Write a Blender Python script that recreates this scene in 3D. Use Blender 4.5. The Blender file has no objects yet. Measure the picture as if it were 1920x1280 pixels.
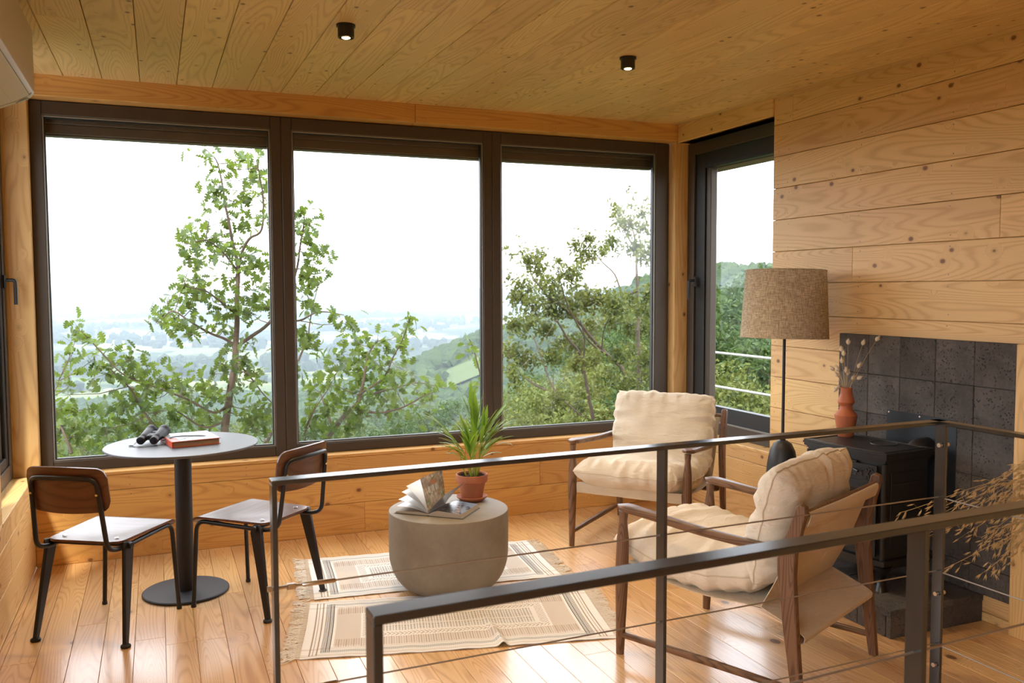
import bpy, bmesh, math, random
import numpy as np
from mathutils import Vector, Matrix, noise
S = bpy.context.scene
COL = S.collection
PI = math.pi
random.seed(7)

# ---------------------------------------------------------------- camera
YAW, PITCH, ROLL, FPX = 0.387171, 0.060100, -0.003422, 1630.25
CAM = Vector((-3.526, -5.4456, 1.55))
cy_, sy_, cp_, sp_ = math.cos(YAW), math.sin(YAW), math.cos(PITCH), math.sin(PITCH)
FW = Vector((sy_*cp_, cy_*cp_, -sp_)); _rt = Vector((cy_, -sy_, 0)); _up = _rt.cross(FW)
RT = math.cos(ROLL)*_rt + math.sin(ROLL)*_up
UP = -math.sin(ROLL)*_rt + math.cos(ROLL)*_up
cam_data = bpy.data.cameras.new('camera'); cam = bpy.data.objects.new('camera', cam_data); COL.objects.link(cam)
cam.matrix_world = Matrix(((RT.x, UP.x, -FW.x, CAM.x), (RT.y, UP.y, -FW.y, CAM.y), (RT.z, UP.z, -FW.z, CAM.z), (0, 0, 0, 1)))
cam_data.sensor_width = 36.0; cam_data.lens = FPX/1920*36.0
cam_data.clip_start = 0.05; cam_data.clip_end = 40000
cam_data.dof.use_dof = True; cam_data.dof.focus_distance = 4.6; cam_data.dof.aperture_fstop = 7.0
S.camera = cam

# ---------------------------------------------------------------- exposure, world, sun
S.view_settings.view_transform = 'Standard'; S.view_settings.look = 'None'
S.view_settings.gamma = 1.0; S.view_settings.use_curve_mapping = False
S.view_settings.exposure = 2.68
S.cycles.max_bounces = 9; S.cycles.diffuse_bounces = 5; S.cycles.glossy_bounces = 4
S.cycles.transmission_bounces = 6; S.cycles.transparent_max_bounces = 12; S.cycles.volume_bounces = 0
S.cycles.sample_clamp_indirect = 6.0; S.cycles.caustics_reflective = False; S.cycles.caustics_refractive = False
S.cycles.use_denoising = True

world = bpy.data.worlds.new('world'); S.world = world; world.use_nodes = True
wt = world.node_tree; wt.nodes.clear()
wo = wt.nodes.new('ShaderNodeOutputWorld'); wb = wt.nodes.new('ShaderNodeBackground')
wtc = wt.nodes.new('ShaderNodeTexCoord'); wmp = wt.nodes.new('ShaderNodeMapping'); wmp.inputs['Scale'].default_value = (1.2, 1.2, 5)
wn = wt.nodes.new('ShaderNodeTexNoise'); wn.inputs['Scale'].default_value = 1.6; wn.inputs['Detail'].default_value = 6
wr = wt.nodes.new('ShaderNodeValToRGB')
wr.color_ramp.elements[0].position = .38; wr.color_ramp.elements[0].color = (.70, .78, .88, 1)
wr.color_ramp.elements[1].position = .62; wr.color_ramp.elements[1].color = (.97, .98, 1.0, 1)
wt.links.new(wtc.outputs['Generated'], wmp.inputs['Vector']); wt.links.new(wmp.outputs[0], wn.inputs['Vector'])
wt.links.new(wn.outputs[0], wr.inputs[0]); wt.links.new(wr.outputs[0], wb.inputs['Color'])
wb.inputs['Strength'].default_value = 1.10; wt.links.new(wb.outputs[0], wo.inputs['Surface'])

sun_d = bpy.data.lights.new('sun', 'SUN'); sun_d.energy = 1.2; sun_d.angle = math.radians(6); sun_d.color = (1, .93, .80)
sun = bpy.data.objects.new('sun', sun_d); COL.objects.link(sun)
sun.rotation_euler = Vector((.30, .62, -.95)).to_track_quat('-Z', 'Y').to_euler()   # from behind the house, high

# ---------------------------------------------------------------- node helpers
class NT:
    def __init__(s, name, rough=.5, spec=.5, metal=0.0, color=None):
        s.m = bpy.data.materials.new(name); s.m.use_nodes = True; s.t = s.m.node_tree
        s.b = s.t.nodes['Principled BSDF']; s.out = s.t.nodes['Material Output']
        s.b.inputs['Roughness'].default_value = rough; s.b.inputs['Metallic'].default_value = metal
        s.b.inputs['Specular IOR Level'].default_value = spec
        if color: s.b.inputs['Base Color'].default_value = (*color, 1)
    def n(s, typ, **kw):
        nd = s.t.nodes.new(typ)
        for k, v in kw.items(): setattr(nd, k, v)
        return nd
    def l(s, a, b): s.t.links.new(a, b)
    def put(s, sock, v):
        if isinstance(v, (int, float)): sock.default_value = v
        elif isinstance(v, (tuple, list)):
            sock.default_value = tuple(v) if len(v) == len(sock.default_value) else (*v, 1)
        else: s.l(v, sock)
    def M(s, op, a, b=0.0, c=None, clamp=False):
        nd = s.n('ShaderNodeMath', operation=op, use_clamp=clamp); s.put(nd.inputs[0], a); s.put(nd.inputs[1], b)
        if c is not None: s.put(nd.inputs[2], c)
        return nd.outputs[0]
    def V(s, op, a, b=(0, 0, 0)):
        nd = s.n('ShaderNodeVectorMath', operation=op); s.put(nd.inputs[0], a)
        if op == 'SCALE': s.put(nd.inputs['Scale'], b)
        else: s.put(nd.inputs[1], b)
        return nd.outputs[0]
    def comb(s, x, y, z):
        nd = s.n('ShaderNodeCombineXYZ'); s.put(nd.inputs[0], x); s.put(nd.inputs[1], y); s.put(nd.inputs[2], z); return nd.outputs[0]
    def mix(s, f, a, b, blend='MIX'):
        nd = s.n('ShaderNodeMix', data_type='RGBA', blend_type=blend); s.put(nd.inputs[0], f); s.put(nd.inputs[6], a); s.put(nd.inputs[7], b)
        return nd.outputs[2]
    def noise(s, vec, scale, detail=3, rough=.5, dist=0.0):
        nd = s.n('ShaderNodeTexNoise'); s.put(nd.inputs['Vector'], vec); nd.inputs['Scale'].default_value = scale
        nd.inputs['Detail'].default_value = detail; nd.inputs['Roughness'].default_value = rough; nd.inputs['Distortion'].default_value = dist
        return nd.outputs[0]
    def voro(s, vec, scale, out='Distance', feature='F1', rnd=1.0):
        nd = s.n('ShaderNodeTexVoronoi', feature=feature); s.put(nd.inputs['Vector'], vec); nd.inputs['Scale'].default_value = scale
        nd.inputs['Randomness'].default_value = rnd
        return nd.outputs[out]
    def mr(s, v, a, b, c=0.0, d=1.0, smooth=True):
        nd = s.n('ShaderNodeMapRange', interpolation_type='SMOOTHSTEP' if smooth else 'LINEAR')
        s.put(nd.inputs[0], v)
        for i, x in enumerate((a, b, c, d)): nd.inputs[1+i].default_value = x
        return nd.outputs[0]
    def obj(s): return s.n('ShaderNodeTexCoord').outputs['Object']
    def rnd(s): return s.n('ShaderNodeNewGeometry').outputs['Random Per Island']
    def bump(s, h, strength=.3, dist=.002):
        nd = s.n('ShaderNodeBump'); nd.inputs['Strength'].default_value = strength; nd.inputs['Distance'].default_value = dist
        s.put(nd.inputs['Height'], h); s.l(nd.outputs[0], s.b.inputs['Normal'])
    def base(s, c): s.put(s.b.inputs['Base Color'], c)

def plain(name, color, rough=.5, spec=.5, metal=0.0, var=0.0, scale=20, bump=0.0, bscale=200, bdist=.001):
    t = NT(name, rough, spec, metal, color)
    if var:
        f = t.noise(t.obj(), scale, 4)
        t.base(t.mix(f, [c*(1-var) for c in color], [min(1, c*(1+var)) for c in color]))
    if bump: t.bump(t.noise(t.obj(), bscale, 4), bump, bdist)
    return t.m

def wood(name, axis, light, dark, knot=None, rough=.5, freq=26.0, contrast=.55, across=5.0, along=.55, tint=.14, spec=.4, knots=6.0, coat=0.0, kr=.075):
    """planed softwood or hardwood: rings as contours of a stretched field, lifted into loops round the knots"""
    t = NT(name, rough, spec)
    r = t.rnd(); p = t.V('ADD', t.obj(), t.comb(t.M('MULTIPLY', r, 37.3), t.M('MULTIPLY', r, 71.9), t.M('MULTIPLY', r, 53.1)))
    sc = [across]*3; sc['XYZ'.index(axis)] = along
    q = t.V('MULTIPLY', p, tuple(sc))
    h = t.noise(q, 1.0, 1.0, .4, .25)
    wob = t.noise(t.V('MULTIPLY', p, tuple(x*6 for x in sc)), 1.0, 2)
    h = t.M('ADD', h, t.M('MULTIPLY', wob, .018))
    if knot:
        kv = t.V('MULTIPLY', p, tuple(.75 if a == axis else 1.0 for a in 'XYZ'))
        d = t.voro(kv, knots); lift = t.mr(d, 0.0, .30, .30, 0.0)
        h = t.M('ADD', h, lift)
    s = t.M('SINE', t.M('MULTIPLY', h, freq*PI)); s = t.M('MULTIPLY_ADD', s, .5, .5); s = t.M('POWER', s, 3.0)
    fib = t.noise(t.V('MULTIPLY', p, tuple(4 if a == axis else 260 for a in 'XYZ')), 1.0, 3)
    f = t.M('ADD', t.M('MULTIPLY', s, contrast), t.M('MULTIPLY', fib, .30))
    c = t.mix(f, light, dark)
    big = t.noise(t.V('MULTIPLY', p, tuple(.8 if a == axis else 3 for a in 'XYZ')), 1.0, 2)
    v = t.M('ADD', t.M('MULTIPLY', t.M('SUBTRACT', r, .5), tint*2), t.M('MULTIPLY', t.M('SUBTRACT', big, .5), .35))
    hs = t.n('ShaderNodeHueSaturation'); t.put(hs.inputs['Value'], t.M('ADD', v, 1.0))
    t.put(hs.inputs['Hue'], t.M('MULTIPLY_ADD', t.M('SUBTRACT', r, .5), .008, .5)); t.put(hs.inputs['Color'], c); c = hs.outputs[0]
    if knot:
        halo = t.mr(d, .03, .17, .50, 0.0); c = t.mix(halo, c, [(a+b)/2 for a, b in zip(dark, knot)])
        kk = t.mr(d, kr*.75, kr, .9, 0.0); c = t.mix(kk, c, knot)
        kc = t.mr(d, .004, kr*.5, .55, 0.0); c = t.mix(kc, c, [x*.35 for x in knot])
    t.base(c)
    t.bump(t.M('ADD', t.M('MULTIPLY', s, -.4), t.M('MULTIPLY', fib, .6)), .12, .0012)
    if coat:
        t.b.inputs['Coat Weight'].default_value = coat; t.b.inputs['Coat Roughness'].default_value = .16
    return t.m

def tag(o, label=None, cat=None, group=None, kind=None):
    if label: o['label'] = label
    if cat: o['category'] = cat
    if group: o['group'] = group
    if kind: o['kind'] = kind
    return o
def empty(name, loc=(0, 0, 0), rz=0.0, **kw):
    o = bpy.data.objects.new(name, None); COL.objects.link(o); o.location = loc; o.rotation_euler = (0, 0, rz)
    o.empty_display_size = .05
    return tag(o, **kw)
def children_of(o): return [c for c in list(bpy.data.objects) if c.parent == o]
def copy_tree(o, parent=None):
    c = o.copy(); COL.objects.link(c); c.parent = parent
    for ch in children_of(o): copy_tree(ch, c)
    return c

def orth(d):
    d = Vector(d).normalized(); a = Vector((0, 0, 1)) if abs(d.z) < .95 else Vector((1, 0, 0))
    x = d.cross(a).normalized(); return x, d.cross(x).normalized()

class MB:
    """collects geometry; build() links it as ONE mesh object"""
    def __init__(s): s.v = []; s.f = []; s.mi = []; s.cur = 0
    def add(s, vs, fs):
        o = len(s.v); s.v.extend(tuple(v) for v in vs); s.f.extend([tuple(i+o for i in f) for f in fs]); s.mi.extend([s.cur]*len(fs)); return s
    def box(s, c, d, rot=None, ch=0.0):
        hx, hy, hz = d[0]/2, d[1]/2, d[2]/2
        ch = min(ch, hx*.9, hy*.9, hz*.9)
        if ch <= 0:
            vs = [Vector((x*hx, y*hy, z*hz)) for x in (-1, 1) for y in (-1, 1) for z in (-1, 1)]
            fs = [(0, 1, 3, 2), (4, 6, 7, 5), (0, 4, 5, 1), (2, 3, 7, 6), (0, 2, 6, 4), (1, 5, 7, 3)]
        else:
            vs = []; idx = {}
            for x in (-1, 1):
                for y in (-1, 1):
                    for z in (-1, 1):
                        for a in range(3):
                            h = [hx-ch, hy-ch, hz-ch]; h[a] += ch
                            idx[(x, y, z, a)] = len(vs); vs.append(Vector((x*h[0], y*h[1], z*h[2])))
            fs = []
            for a in range(3):
                b, c2 = [(1, 2), (0, 2), (0, 1)][a]
                for sg in (-1, 1):
                    def k(p, q):
                        t = [0, 0, 0]; t[a] = sg; t[b] = p; t[c2] = q; return idx[(*t, a)]
                    fs.append((k(-1, -1), k(1, -1), k(1, 1), k(-1, 1)))
            for a, b, c2 in ((0, 1, 2), (0, 2, 1), (1, 2, 0)):
                for p in (-1, 1):
                    for q in (-1, 1):
                        def k(w, ax):
                            t = [0, 0, 0]; t[a] = p; t[b] = q; t[c2] = w; return idx[(*t, ax)]
                        fs.append((k(-1, a), k(1, a), k(1, b), k(-1, b)))
            for x in (-1, 1):
                for y in (-1, 1):
                    for z in (-1, 1): fs.append((idx[(x, y, z, 0)], idx[(x, y, z, 1)], idx[(x, y, z, 2)]))
        if rot is not None: vs = [rot @ v for v in vs]
        c = Vector(c); return s.add([v+c for v in vs], fs)
    def b2(s, lo, hi, ch=0.0):
        lo, hi = Vector(lo), Vector(hi); return s.box((lo+hi)/2, [abs(x) for x in (hi-lo)], None, ch)
    def bar(s, a, b, w, h, up=(0, 0, 1), ch=0.0):
        a, b = Vector(a), Vector(b); d = (b-a); y = d.normalized(); x = y.cross(Vector(up)).normalized(); z = x.cross(y)
        return s.box((a+b)/2, (w, d.length, h), Matrix((x, y, z)).transposed(), ch)
    def tube(s, pts, r, n=10, caps=True, flat=1.0, up=None, closed=False):
        pts = [Vector(p) for p in pts]; N = len(pts); rs = r if isinstance(r, (list, tuple)) else [r]*N
        T = []
        for i in range(N):
            if closed: T.append((pts[(i+1) % N]-pts[i-1]).normalized())
            else: T.append((pts[min(i+1, N-1)]-pts[max(i-1, 0)]).normalized())
        if up is None: x, _ = orth(T[0])
        else: x = T[0].cross(Vector(up)).normalized()
        vs = []
        for i in range(N):
            if i: x = (x - T[i]*x.dot(T[i])).normalized()
            y = T[i].cross(x)
            for k in range(n):
                a = 2*PI*k/n; vs.append(pts[i]+x*math.cos(a)*rs[i]+y*math.sin(a)*rs[i]*flat)
        fs = []
        for i in range(N if closed else N-1):
            j = (i+1) % N
            for k in range(n): fs.append((i*n+k, i*n+(k+1) % n, j*n+(k+1) % n, j*n+k))
        if caps and not closed: fs.append(tuple(range(n))[::-1]); fs.append(tuple((N-1)*n+k for k in range(n)))
        return s.add(vs, fs)
    def lathe(s, prof, n=40, c=(0, 0, 0), axis=None):
        c = Vector(c); R = Matrix.Identity(3)
        if axis is not None:
            x, y = orth(axis); R = Matrix((x, y, Vector(axis).normalized())).transposed()
        vs = []; fs = []; N = len(prof)
        for (r, z) in prof:
            for k in range(n):
                a = 2*PI*k/n; vs.append(R @ Vector((max(r, 1e-5)*math.cos(a), max(r, 1e-5)*math.sin(a), z))+c)
        for i in range(N-1):
            for k in range(n): fs.append((i*n+k, i*n+(k+1) % n, (i+1)*n+(k+1) % n, (i+1)*n+k))
        fs.append(tuple(range(n))[::-1]); fs.append(tuple((N-1)*n+k for k in range(n)))
        return s.add(vs, fs)
    def prism(s, poly, fn, w0, w1):
        """poly = [(u,v)], fn(u,v,w) -> xyz"""
        n = len(poly); vs = [fn(u, v, w0) for u, v in poly]+[fn(u, v, w1) for u, v in poly]
        fs = [tuple(range(n))[::-1], tuple(range(n, 2*n))]+[(i, (i+1) % n, n+(i+1) % n, n+i) for i in range(n)]
        return s.add(vs, fs)
    def surf(s, fn, nu, nv, thick=0.0):
        """grid fn(u,v)->Vector, u,v in 0..1; optional thickness along the normal"""
        P = [[Vector(fn(i/nu, j/nv)) for j in range(nv+1)] for i in range(nu+1)]
        W = nv+1
        if not thick:
            return s.add([p for r in P for p in r], [(i*W+j, (i+1)*W+j, (i+1)*W+j+1, i*W+j+1) for i in range(nu) for j in range(nv)])
        top, bot = [], []
        for i in range(nu+1):
            for j in range(nv+1):
                a = P[min(i+1, nu)][j]-P[max(i-1, 0)][j]; b = P[i][min(j+1, nv)]-P[i][max(j-1, 0)]
                nn = a.cross(b); nn = nn.normalized() if nn.length > 1e-12 else Vector((0, 0, 1))
                top.append(P[i][j]+nn*thick/2); bot.append(P[i][j]-nn*thick/2)
        K = len(top); fs = []
        for i in range(nu):
            for j in range(nv):
                q = (i*W+j, (i+1)*W+j, (i+1)*W+j+1, i*W+j+1); fs.append(q); fs.append(tuple(K+k for k in q[::-1]))
        ring = [i*W for i in range(nu+1)]+[nu*W+j for j in range(1, nv+1)]+[i*W+nv for i in range(nu-1, -1, -1)]+[j for j in range(nv-1, 0, -1)]
        for a, b in zip(ring, ring[1:]+ring[:1]): fs.append((a, K+a, K+b, b))
        return s.add(top+bot, fs)
    def build(s, name, mat, parent=None, smooth=True, sharp=35, fix=True, **kw):
        me = bpy.data.meshes.new(name); me.from_pydata([tuple(v) for v in s.v], [], s.f)
        for m in (mat if isinstance(mat, (list, tuple)) else [mat]): me.materials.append(m)
        if any(s.mi): me.polygons.foreach_set('material_index', s.mi)
        me.validate()
        if fix:
            b = bmesh.new(); b.from_mesh(me); bmesh.ops.recalc_face_normals(b, faces=b.faces); b.to_mesh(me); b.free()
        if smooth:
            me.polygons.foreach_set('use_smooth', [True]*len(me.polygons))
            me.set_sharp_from_angle(angle=math.radians(sharp))
        me.update()
        o = bpy.data.objects.new(name, me); COL.objects.link(o)
        if parent is not None: o.parent = parent
        return tag(o, **kw)

def spline(pts, n=8):
    pts = [Vector(p) for p in pts]; out = []
    P = [pts[0]*2-pts[1]]+pts+[pts[-1]*2-pts[-2]]
    for i in range(1, len(P)-2):
        a, b, c, d = P[i-1], P[i], P[i+1], P[i+2]
        for k in range(n):
            t = k/n; out.append(.5*((2*b)+(c-a)*t+(2*a-5*b+4*c-d)*t*t+(3*b-a-3*c+d)*t**3))
    out.append(pts[-1]); return out
def fillet(pts, r, n=6):
    """polyline with rounded corners"""
    pts = [Vector(p) for p in pts]; out = [pts[0]]
    for i in range(1, len(pts)-1):
        a, b, c = pts[i-1], pts[i], pts[i+1]; d1 = (a-b); d2 = (c-b); rr = min(r, d1.length*.49, d2.length*.49)
        p, q = b+d1.normalized()*rr, b+d2.normalized()*rr
        for k in range(n+1):
            t = k/n; out.append(p*(1-t)**2+b*2*t*(1-t)+q*t*t)
    out.append(pts[-1]); return out
def nz(x, y, z=0.0): return noise.noise(Vector((x, y, z)))

# ---------------------------------------------------------------- materials
M_ceil = wood('ceiling_spruce', 'Y', (.74, .535, .235), (.44, .265, .095), (.16, .072, .026), .42, 62, .46, 5.0, .5, .07, .45, 9.5, kr=.10)
M_wall = wood('wall_spruce', 'Y', (.80, .530, .225), (.52, .265, .085), (.20, .080, .026), .48, 60, .42, 5.0, .5, .06, .4, 7.5, kr=.095)
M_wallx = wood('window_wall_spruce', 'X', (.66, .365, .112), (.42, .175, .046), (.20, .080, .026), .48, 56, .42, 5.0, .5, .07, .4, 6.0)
M_post = wood('post_spruce', 'Z', (.76, .49, .20), (.50, .245, .08), (.20, .080, .026), .45, 40, .42, 7.0, .6, .05, .4, 7.0)
M_floor = wood('varnished_pine_floor', 'Y', (.76, .475, .215), (.46, .215, .070), (.14, .06, .025), .30, 46, .48, 8.0, .55, .13, .5, 3.2, coat=.55)
M_alu = plain('bronze_aluminium', (.075, .058, .045), .42, .5, .3)
M_alu2 = plain('pale_aluminium_edge', (.30, .285, .26), .35, .5, .6)
M_gasket = plain('black_gasket', (.012, .012, .012), .5)
M_shut = plain('dark_shutter_box', (.085, .065, .052), .5)
M_black = plain('black_powder_coat', (.010, .010, .011), .42, .5)
M_dark = plain('unlit_backing', (.10, .06, .03), .9)

def glass_mat(name='window_glass', tint=(1, 1, 1), refl=1.0):
    t = NT(name); nt = t.t; nt.nodes.remove(t.b)
    g = t.n('ShaderNodeNewGeometry'); d = t.n('ShaderNodeVectorMath', operation='DOT_PRODUCT')
    t.l(g.outputs['Normal'], d.inputs[0]); t.l(g.outputs['Incoming'], d.inputs[1])
    c = t.M('ABSOLUTE', d.outputs['Value']); f = t.M('MULTIPLY_ADD', t.M('POWER', t.M('SUBTRACT', 1.0, c), 5.0), .96*refl, .045*refl)
    tr = t.n('ShaderNodeBsdfTransparent'); tr.inputs[0].default_value = (*tint, 1)
    gl = t.n('ShaderNodeBsdfGlossy'); gl.inputs['Roughness'].default_value = 0.0
    mx = t.n('ShaderNodeMixShader'); t.l(f, mx.inputs[0]); t.l(tr.outputs[0], mx.inputs[1]); t.l(gl.outputs[0], mx.inputs[2])
    t.l(mx.outputs[0], t.out.inputs['Surface']); return t.m
M_glass = glass_mat()

# ---------------------------------------------------------------- the room shell (boards are real boards with grooves between them)
ZC = 2.73; SL = 0.0253; XW = -4.19; YB = -7.6; XE = 1.2
def board_field(mb, fn, u0, u1, rows, thick=.02, holes=(), seed=1, lens=(1.6, 4.2), gap=.0022, ch=.0016):
    """rows = [(v0,v1)], grain along u; fn(u,v,w) -> xyz with w pointing out of the wall"""
    rg = random.Random(seed)
    for (v0, v1) in rows:
        cuts = [u0]; x = u0+rg.uniform(.4, 3.2)
        while x < u1-.35: cuts.append(x); x += rg.uniform(*lens)
        cuts.append(u1)
        vs = [v0, v1]
        for (a, b, c, d) in holes:
            for z in (c, d):
                if v0+.004 < z < v1-.004: vs.append(z)
        vs.sort()
        for va, vb in zip(vs, vs[1:]):
            spans = list(zip(cuts, cuts[1:])); vm = (va+vb)/2
            for (a, b, c, d) in holes:
                if c < vm < d:
                    ns = []
                    for p, q in spans:
                        if q <= a or p >= b: ns.append((p, q)); continue
                        if p < a: ns.append((p, a))
                        if q > b: ns.append((b, q))
                    spans = ns
            for p, q in spans:
                if q-p < .02: continue
                g0 = gap/2 if abs(va-v0) < 1e-6 else 0; g1 = gap/2 if abs(vb-v1) < 1e-6 else 0
                lo = (p+.0006, va+g0, -thick); hi = (q-.0006, vb-g1, 0.0)
                t = MB(); t.b2(lo, hi, ch); mb.add([fn(*v) for v in t.v], t.f)
def rows_from(v0, v1, seams):
    s = [v0]+[x for x in sorted(seams) if v0+.012 < x < v1-.012]+[v1]; return list(zip(s, s[1:]))

# floor
mb = MB(); xs = [XW+.03+.1262*k for k in range(-1, 48)]
board_field(mb, lambda u, v, w: (v, u, w), YB, 0.02, rows_from(XW, XE, xs), .02, (), 3, (.9, 2.4), .0016, .0010)
mb.b2((XW-.2, YB-.2, -.25), (XE+.2, .3, -.0201)); mb.build('floor', M_floor, kind='structure', sharp=20)
# ceiling: falls gently away from the windows
zc = lambda y: ZC+SL*y
mb = MB(); xs = [-3.972+.1943*k for k in range(-3, 28)]
board_field(mb, lambda u, v, w: (v, u, zc(u)-w), YB, 0.0, rows_from(XW, XE, xs), .02, (), 5, (1.3, 3.6), .0030, .0018)
mb.add([(x, y, zc(y)+z) for x in (XW-.6, XE+.2) for y in (YB-.2, .55) for z in (.0203, .3)], [(0, 1, 3, 2), (4, 6, 7, 5), (0, 4, 5, 1), (2, 3, 7, 6), (0, 2, 6, 4), (1, 5, 7, 3)])
mb.build('ceiling', M_ceil, kind='structure', sharp=20)
# right wall
seams = [2.542-.1922*k for k in range(0, 14)]
mb = MB(); WH = (-1.06, .0, .522, 2.60)
board_field(mb, lambda u, v, w: (-w, u, v), YB, .0, rows_from(0, zc(0)+.01, seams), .02, [WH], 11, (3.8, 7.0), .0030, .0018)
def hole_backing(mb, ax, at, th, lo, hi, hole):
    (u0, u1), (v0, v1) = lo, hi; a, b, c, d = hole
    for (p, q, r, s) in ((u0, a, v0, v1), (b, u1, v0, v1), (a, b, v0, c), (a, b, d, v1)):
        if q-p < .005 or s-r < .005: continue
        if ax == 'x': mb.b2((at, p, r), (at+th, q, s))
        else: mb.b2((p, at, r), (q, at+th, s))
hole_backing(mb, 'x', .0203, .20, (YB, .02), (0, 2.9), (-1.06, .02, .522, 2.60))
mb.build('wall_right', M_wall, kind='structure', sharp=20)
# window wall (below the big window)
mb = MB()
board_field(mb, lambda u, v, w: (u, -w, v), XW, 0.0, rows_from(0, .492, [-.013, .195, .403]), .02, (), 17, (1.4, 2.9), .0026, .0018)
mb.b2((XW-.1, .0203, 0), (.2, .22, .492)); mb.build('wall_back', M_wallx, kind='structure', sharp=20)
# left wall, with the near window and an unseen one added for more daylight
mb = MB(); LW = (-1.05, .0, .512, 2.60); LW2 = (-6.6, -3.2, .50, 2.45)
board_field(mb, lambda u, v, w: (XW+w, u, v), YB, .0, rows_from(0, zc(0)+.01, [s-.03 for s in seams]), .02, [LW, LW2], 19, (2.2, 5.0), .0030, .0018)
hole_backing(mb, 'x', XW-.2203, .20, (YB, -2.0), (0, 2.9), LW2)
hole_backing(mb, 'x', XW-.2203, .20, (-2.0, .02), (0, 2.9), (-1.05, .02, .512, 2.60))
mb.build('wall_left', M_wall, kind='structure', sharp=20)
# wall behind the viewer and the end wall of the stair bay
mb = MB(); board_field(mb, lambda u, v, w: (u, YB+w, v), XW, XE, rows_from(0, 2.75, seams), .02, (), 23)
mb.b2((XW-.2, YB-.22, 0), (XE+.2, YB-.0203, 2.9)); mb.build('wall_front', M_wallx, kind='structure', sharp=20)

# sills and reveals, beams, corner posts
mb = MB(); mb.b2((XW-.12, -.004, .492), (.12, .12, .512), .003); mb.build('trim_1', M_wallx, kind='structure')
mb = MB(); mb.b2((-.002, -1.06, .502), (.13, .0, .524), .003); mb.build('trim_2', M_wall, kind='structure')
mb = MB(); mb.b2((XW-.13, -1.05, .494), (XW+.002, .0, .514), .003); mb.build('trim_3', M_wall, kind='structure')
mb = MB(); jx = -1.97          # beam over the big window, in two lengths
for a, b in ((XW-.14, jx-.001), (jx+.001, -.0005)): mb.b2((a, -.012, 2.614), (b, .13, ZC+.02), .003)
mb.build('trim_4', M_wallx, kind='structure')
mb = MB(); mb.b2((-.012, -1.062, 2.600), (.13, -.013, ZC+.01), .003); mb.build('trim_5', M_wall, kind='structure')
mb = MB(); mb.b2((XW-.13, -1.052, 2.600), (XW+.012, -.013, ZC+.01), .003); mb.build('trim_6', M_wall, kind='structure')
mb = MB(); mb.b2((-.006, .028, .50), (.20, .22, 2.66), .003); mb.build('trim_7', M_post, kind='structure')      # corner post, right
mb = MB(); mb.b2((XW-.22, .028, .50), (XW+.03, .22, 2.66), .003); mb.build('trim_8', M_post, kind='structure')   # corner post, left

# ---------------------------------------------------------------- windows
def frame_rect(mb, fn, u0, u1, v0, v1, w, d0, d1, ch=.003):
    """four bars of a frame in the (u,v) plane; fn maps (u,v,depth)"""
    for (a, b, c, d) in ((u0, u0+w, v0, v1), (u1-w, u1, v0, v1), (u0+w, u1-w, v0, v0+w), (u0+w, u1-w, v1-w, v1)):
        t = MB(); t.b2((a, c, d0), (b, d, d1), ch); mb.add([fn(*v) for v in t.v], t.f)
fy = lambda u, v, w: (u, .10+w, v)
win = empty('window_1', (-2.09, .1, .51)); tag(win, kind='structure')
def child(mb, name, mat, root, **kw):
    loc = root.location; o = mb.build(name, mat, root, **kw)
    o.matrix_parent_inverse = root.matrix_basis.inverted() if False else Matrix.Translation(-loc); return o
mb = MB()
XL, X1, X2, X3 = -4.16, -2.795, -1.405, -.012
mb.b2((XL, .10, .512), (-4.097, .17, 2.610), .004); mb.b2((-.124, .10, .512), (X3, .17, 2.610), .004)
for c in (X1, X2): mb.b2((c-.064, .10, .512), (c-.0015, .17, 2.610), .004); mb.b2((c+.0015, .10, .512), (c+.064, .17, 2.610), .004)
for a, b in ((-4.097, X1-.064), (X1+.064, X2-.064), (X2+.064, -.124)):
    mb.b2((a, .10, .512), (b, .17, .573), .004); mb.b2((a, .10, 2.532), (b, .17, 2.610), .004)
for c in (X1, X2): mb.b2((c-.05, .105, .514), (c+.05, .165, 2.608))
mb.b2((XL+.01, .115, 2.600), (X3-.01, .165, 2.6135))
child(mb, 'window_frame', M_alu, win)
for a, b in ((-4.097, X1-.064), (X1+.064, X2-.064), (X2+.064, -.124)):
    mb = MB(); frame_rect(mb, fy, a, b, .573, 2.532, .009, .008, .03, .002); child(mb, 'glazing_bead', M_alu2 if True else M_gasket, win)
    mb = MB(); frame_rect(mb, fy, a+.009, b-.009, .582, 2.523, .006, .018, .05, .001); child(mb, 'gasket', M_gasket, win)
    mb = MB(); mb.add([(x, .135, z) for x, z in ((a+.01, .583), (b-.01, .583), (b-.01, 2.522), (a+.01, 2.522))], [(0, 1, 2, 3)])
    child(mb, 'glass_pane', M_glass, win, smooth=False, fix=False)
    mb = MB()
    mb.b2((a-.05, .185, 2.50), (b+.05, .33, 2.63), .003); mb.b2((a-.05, .195, 2.445), (b+.05, .30, 2.499), .003); mb.b2((a-.05, .215, 2.436), (b+.05, .29, 2.4449), .002)
    child(mb, 'shutter_box', M_shut, win)

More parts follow.
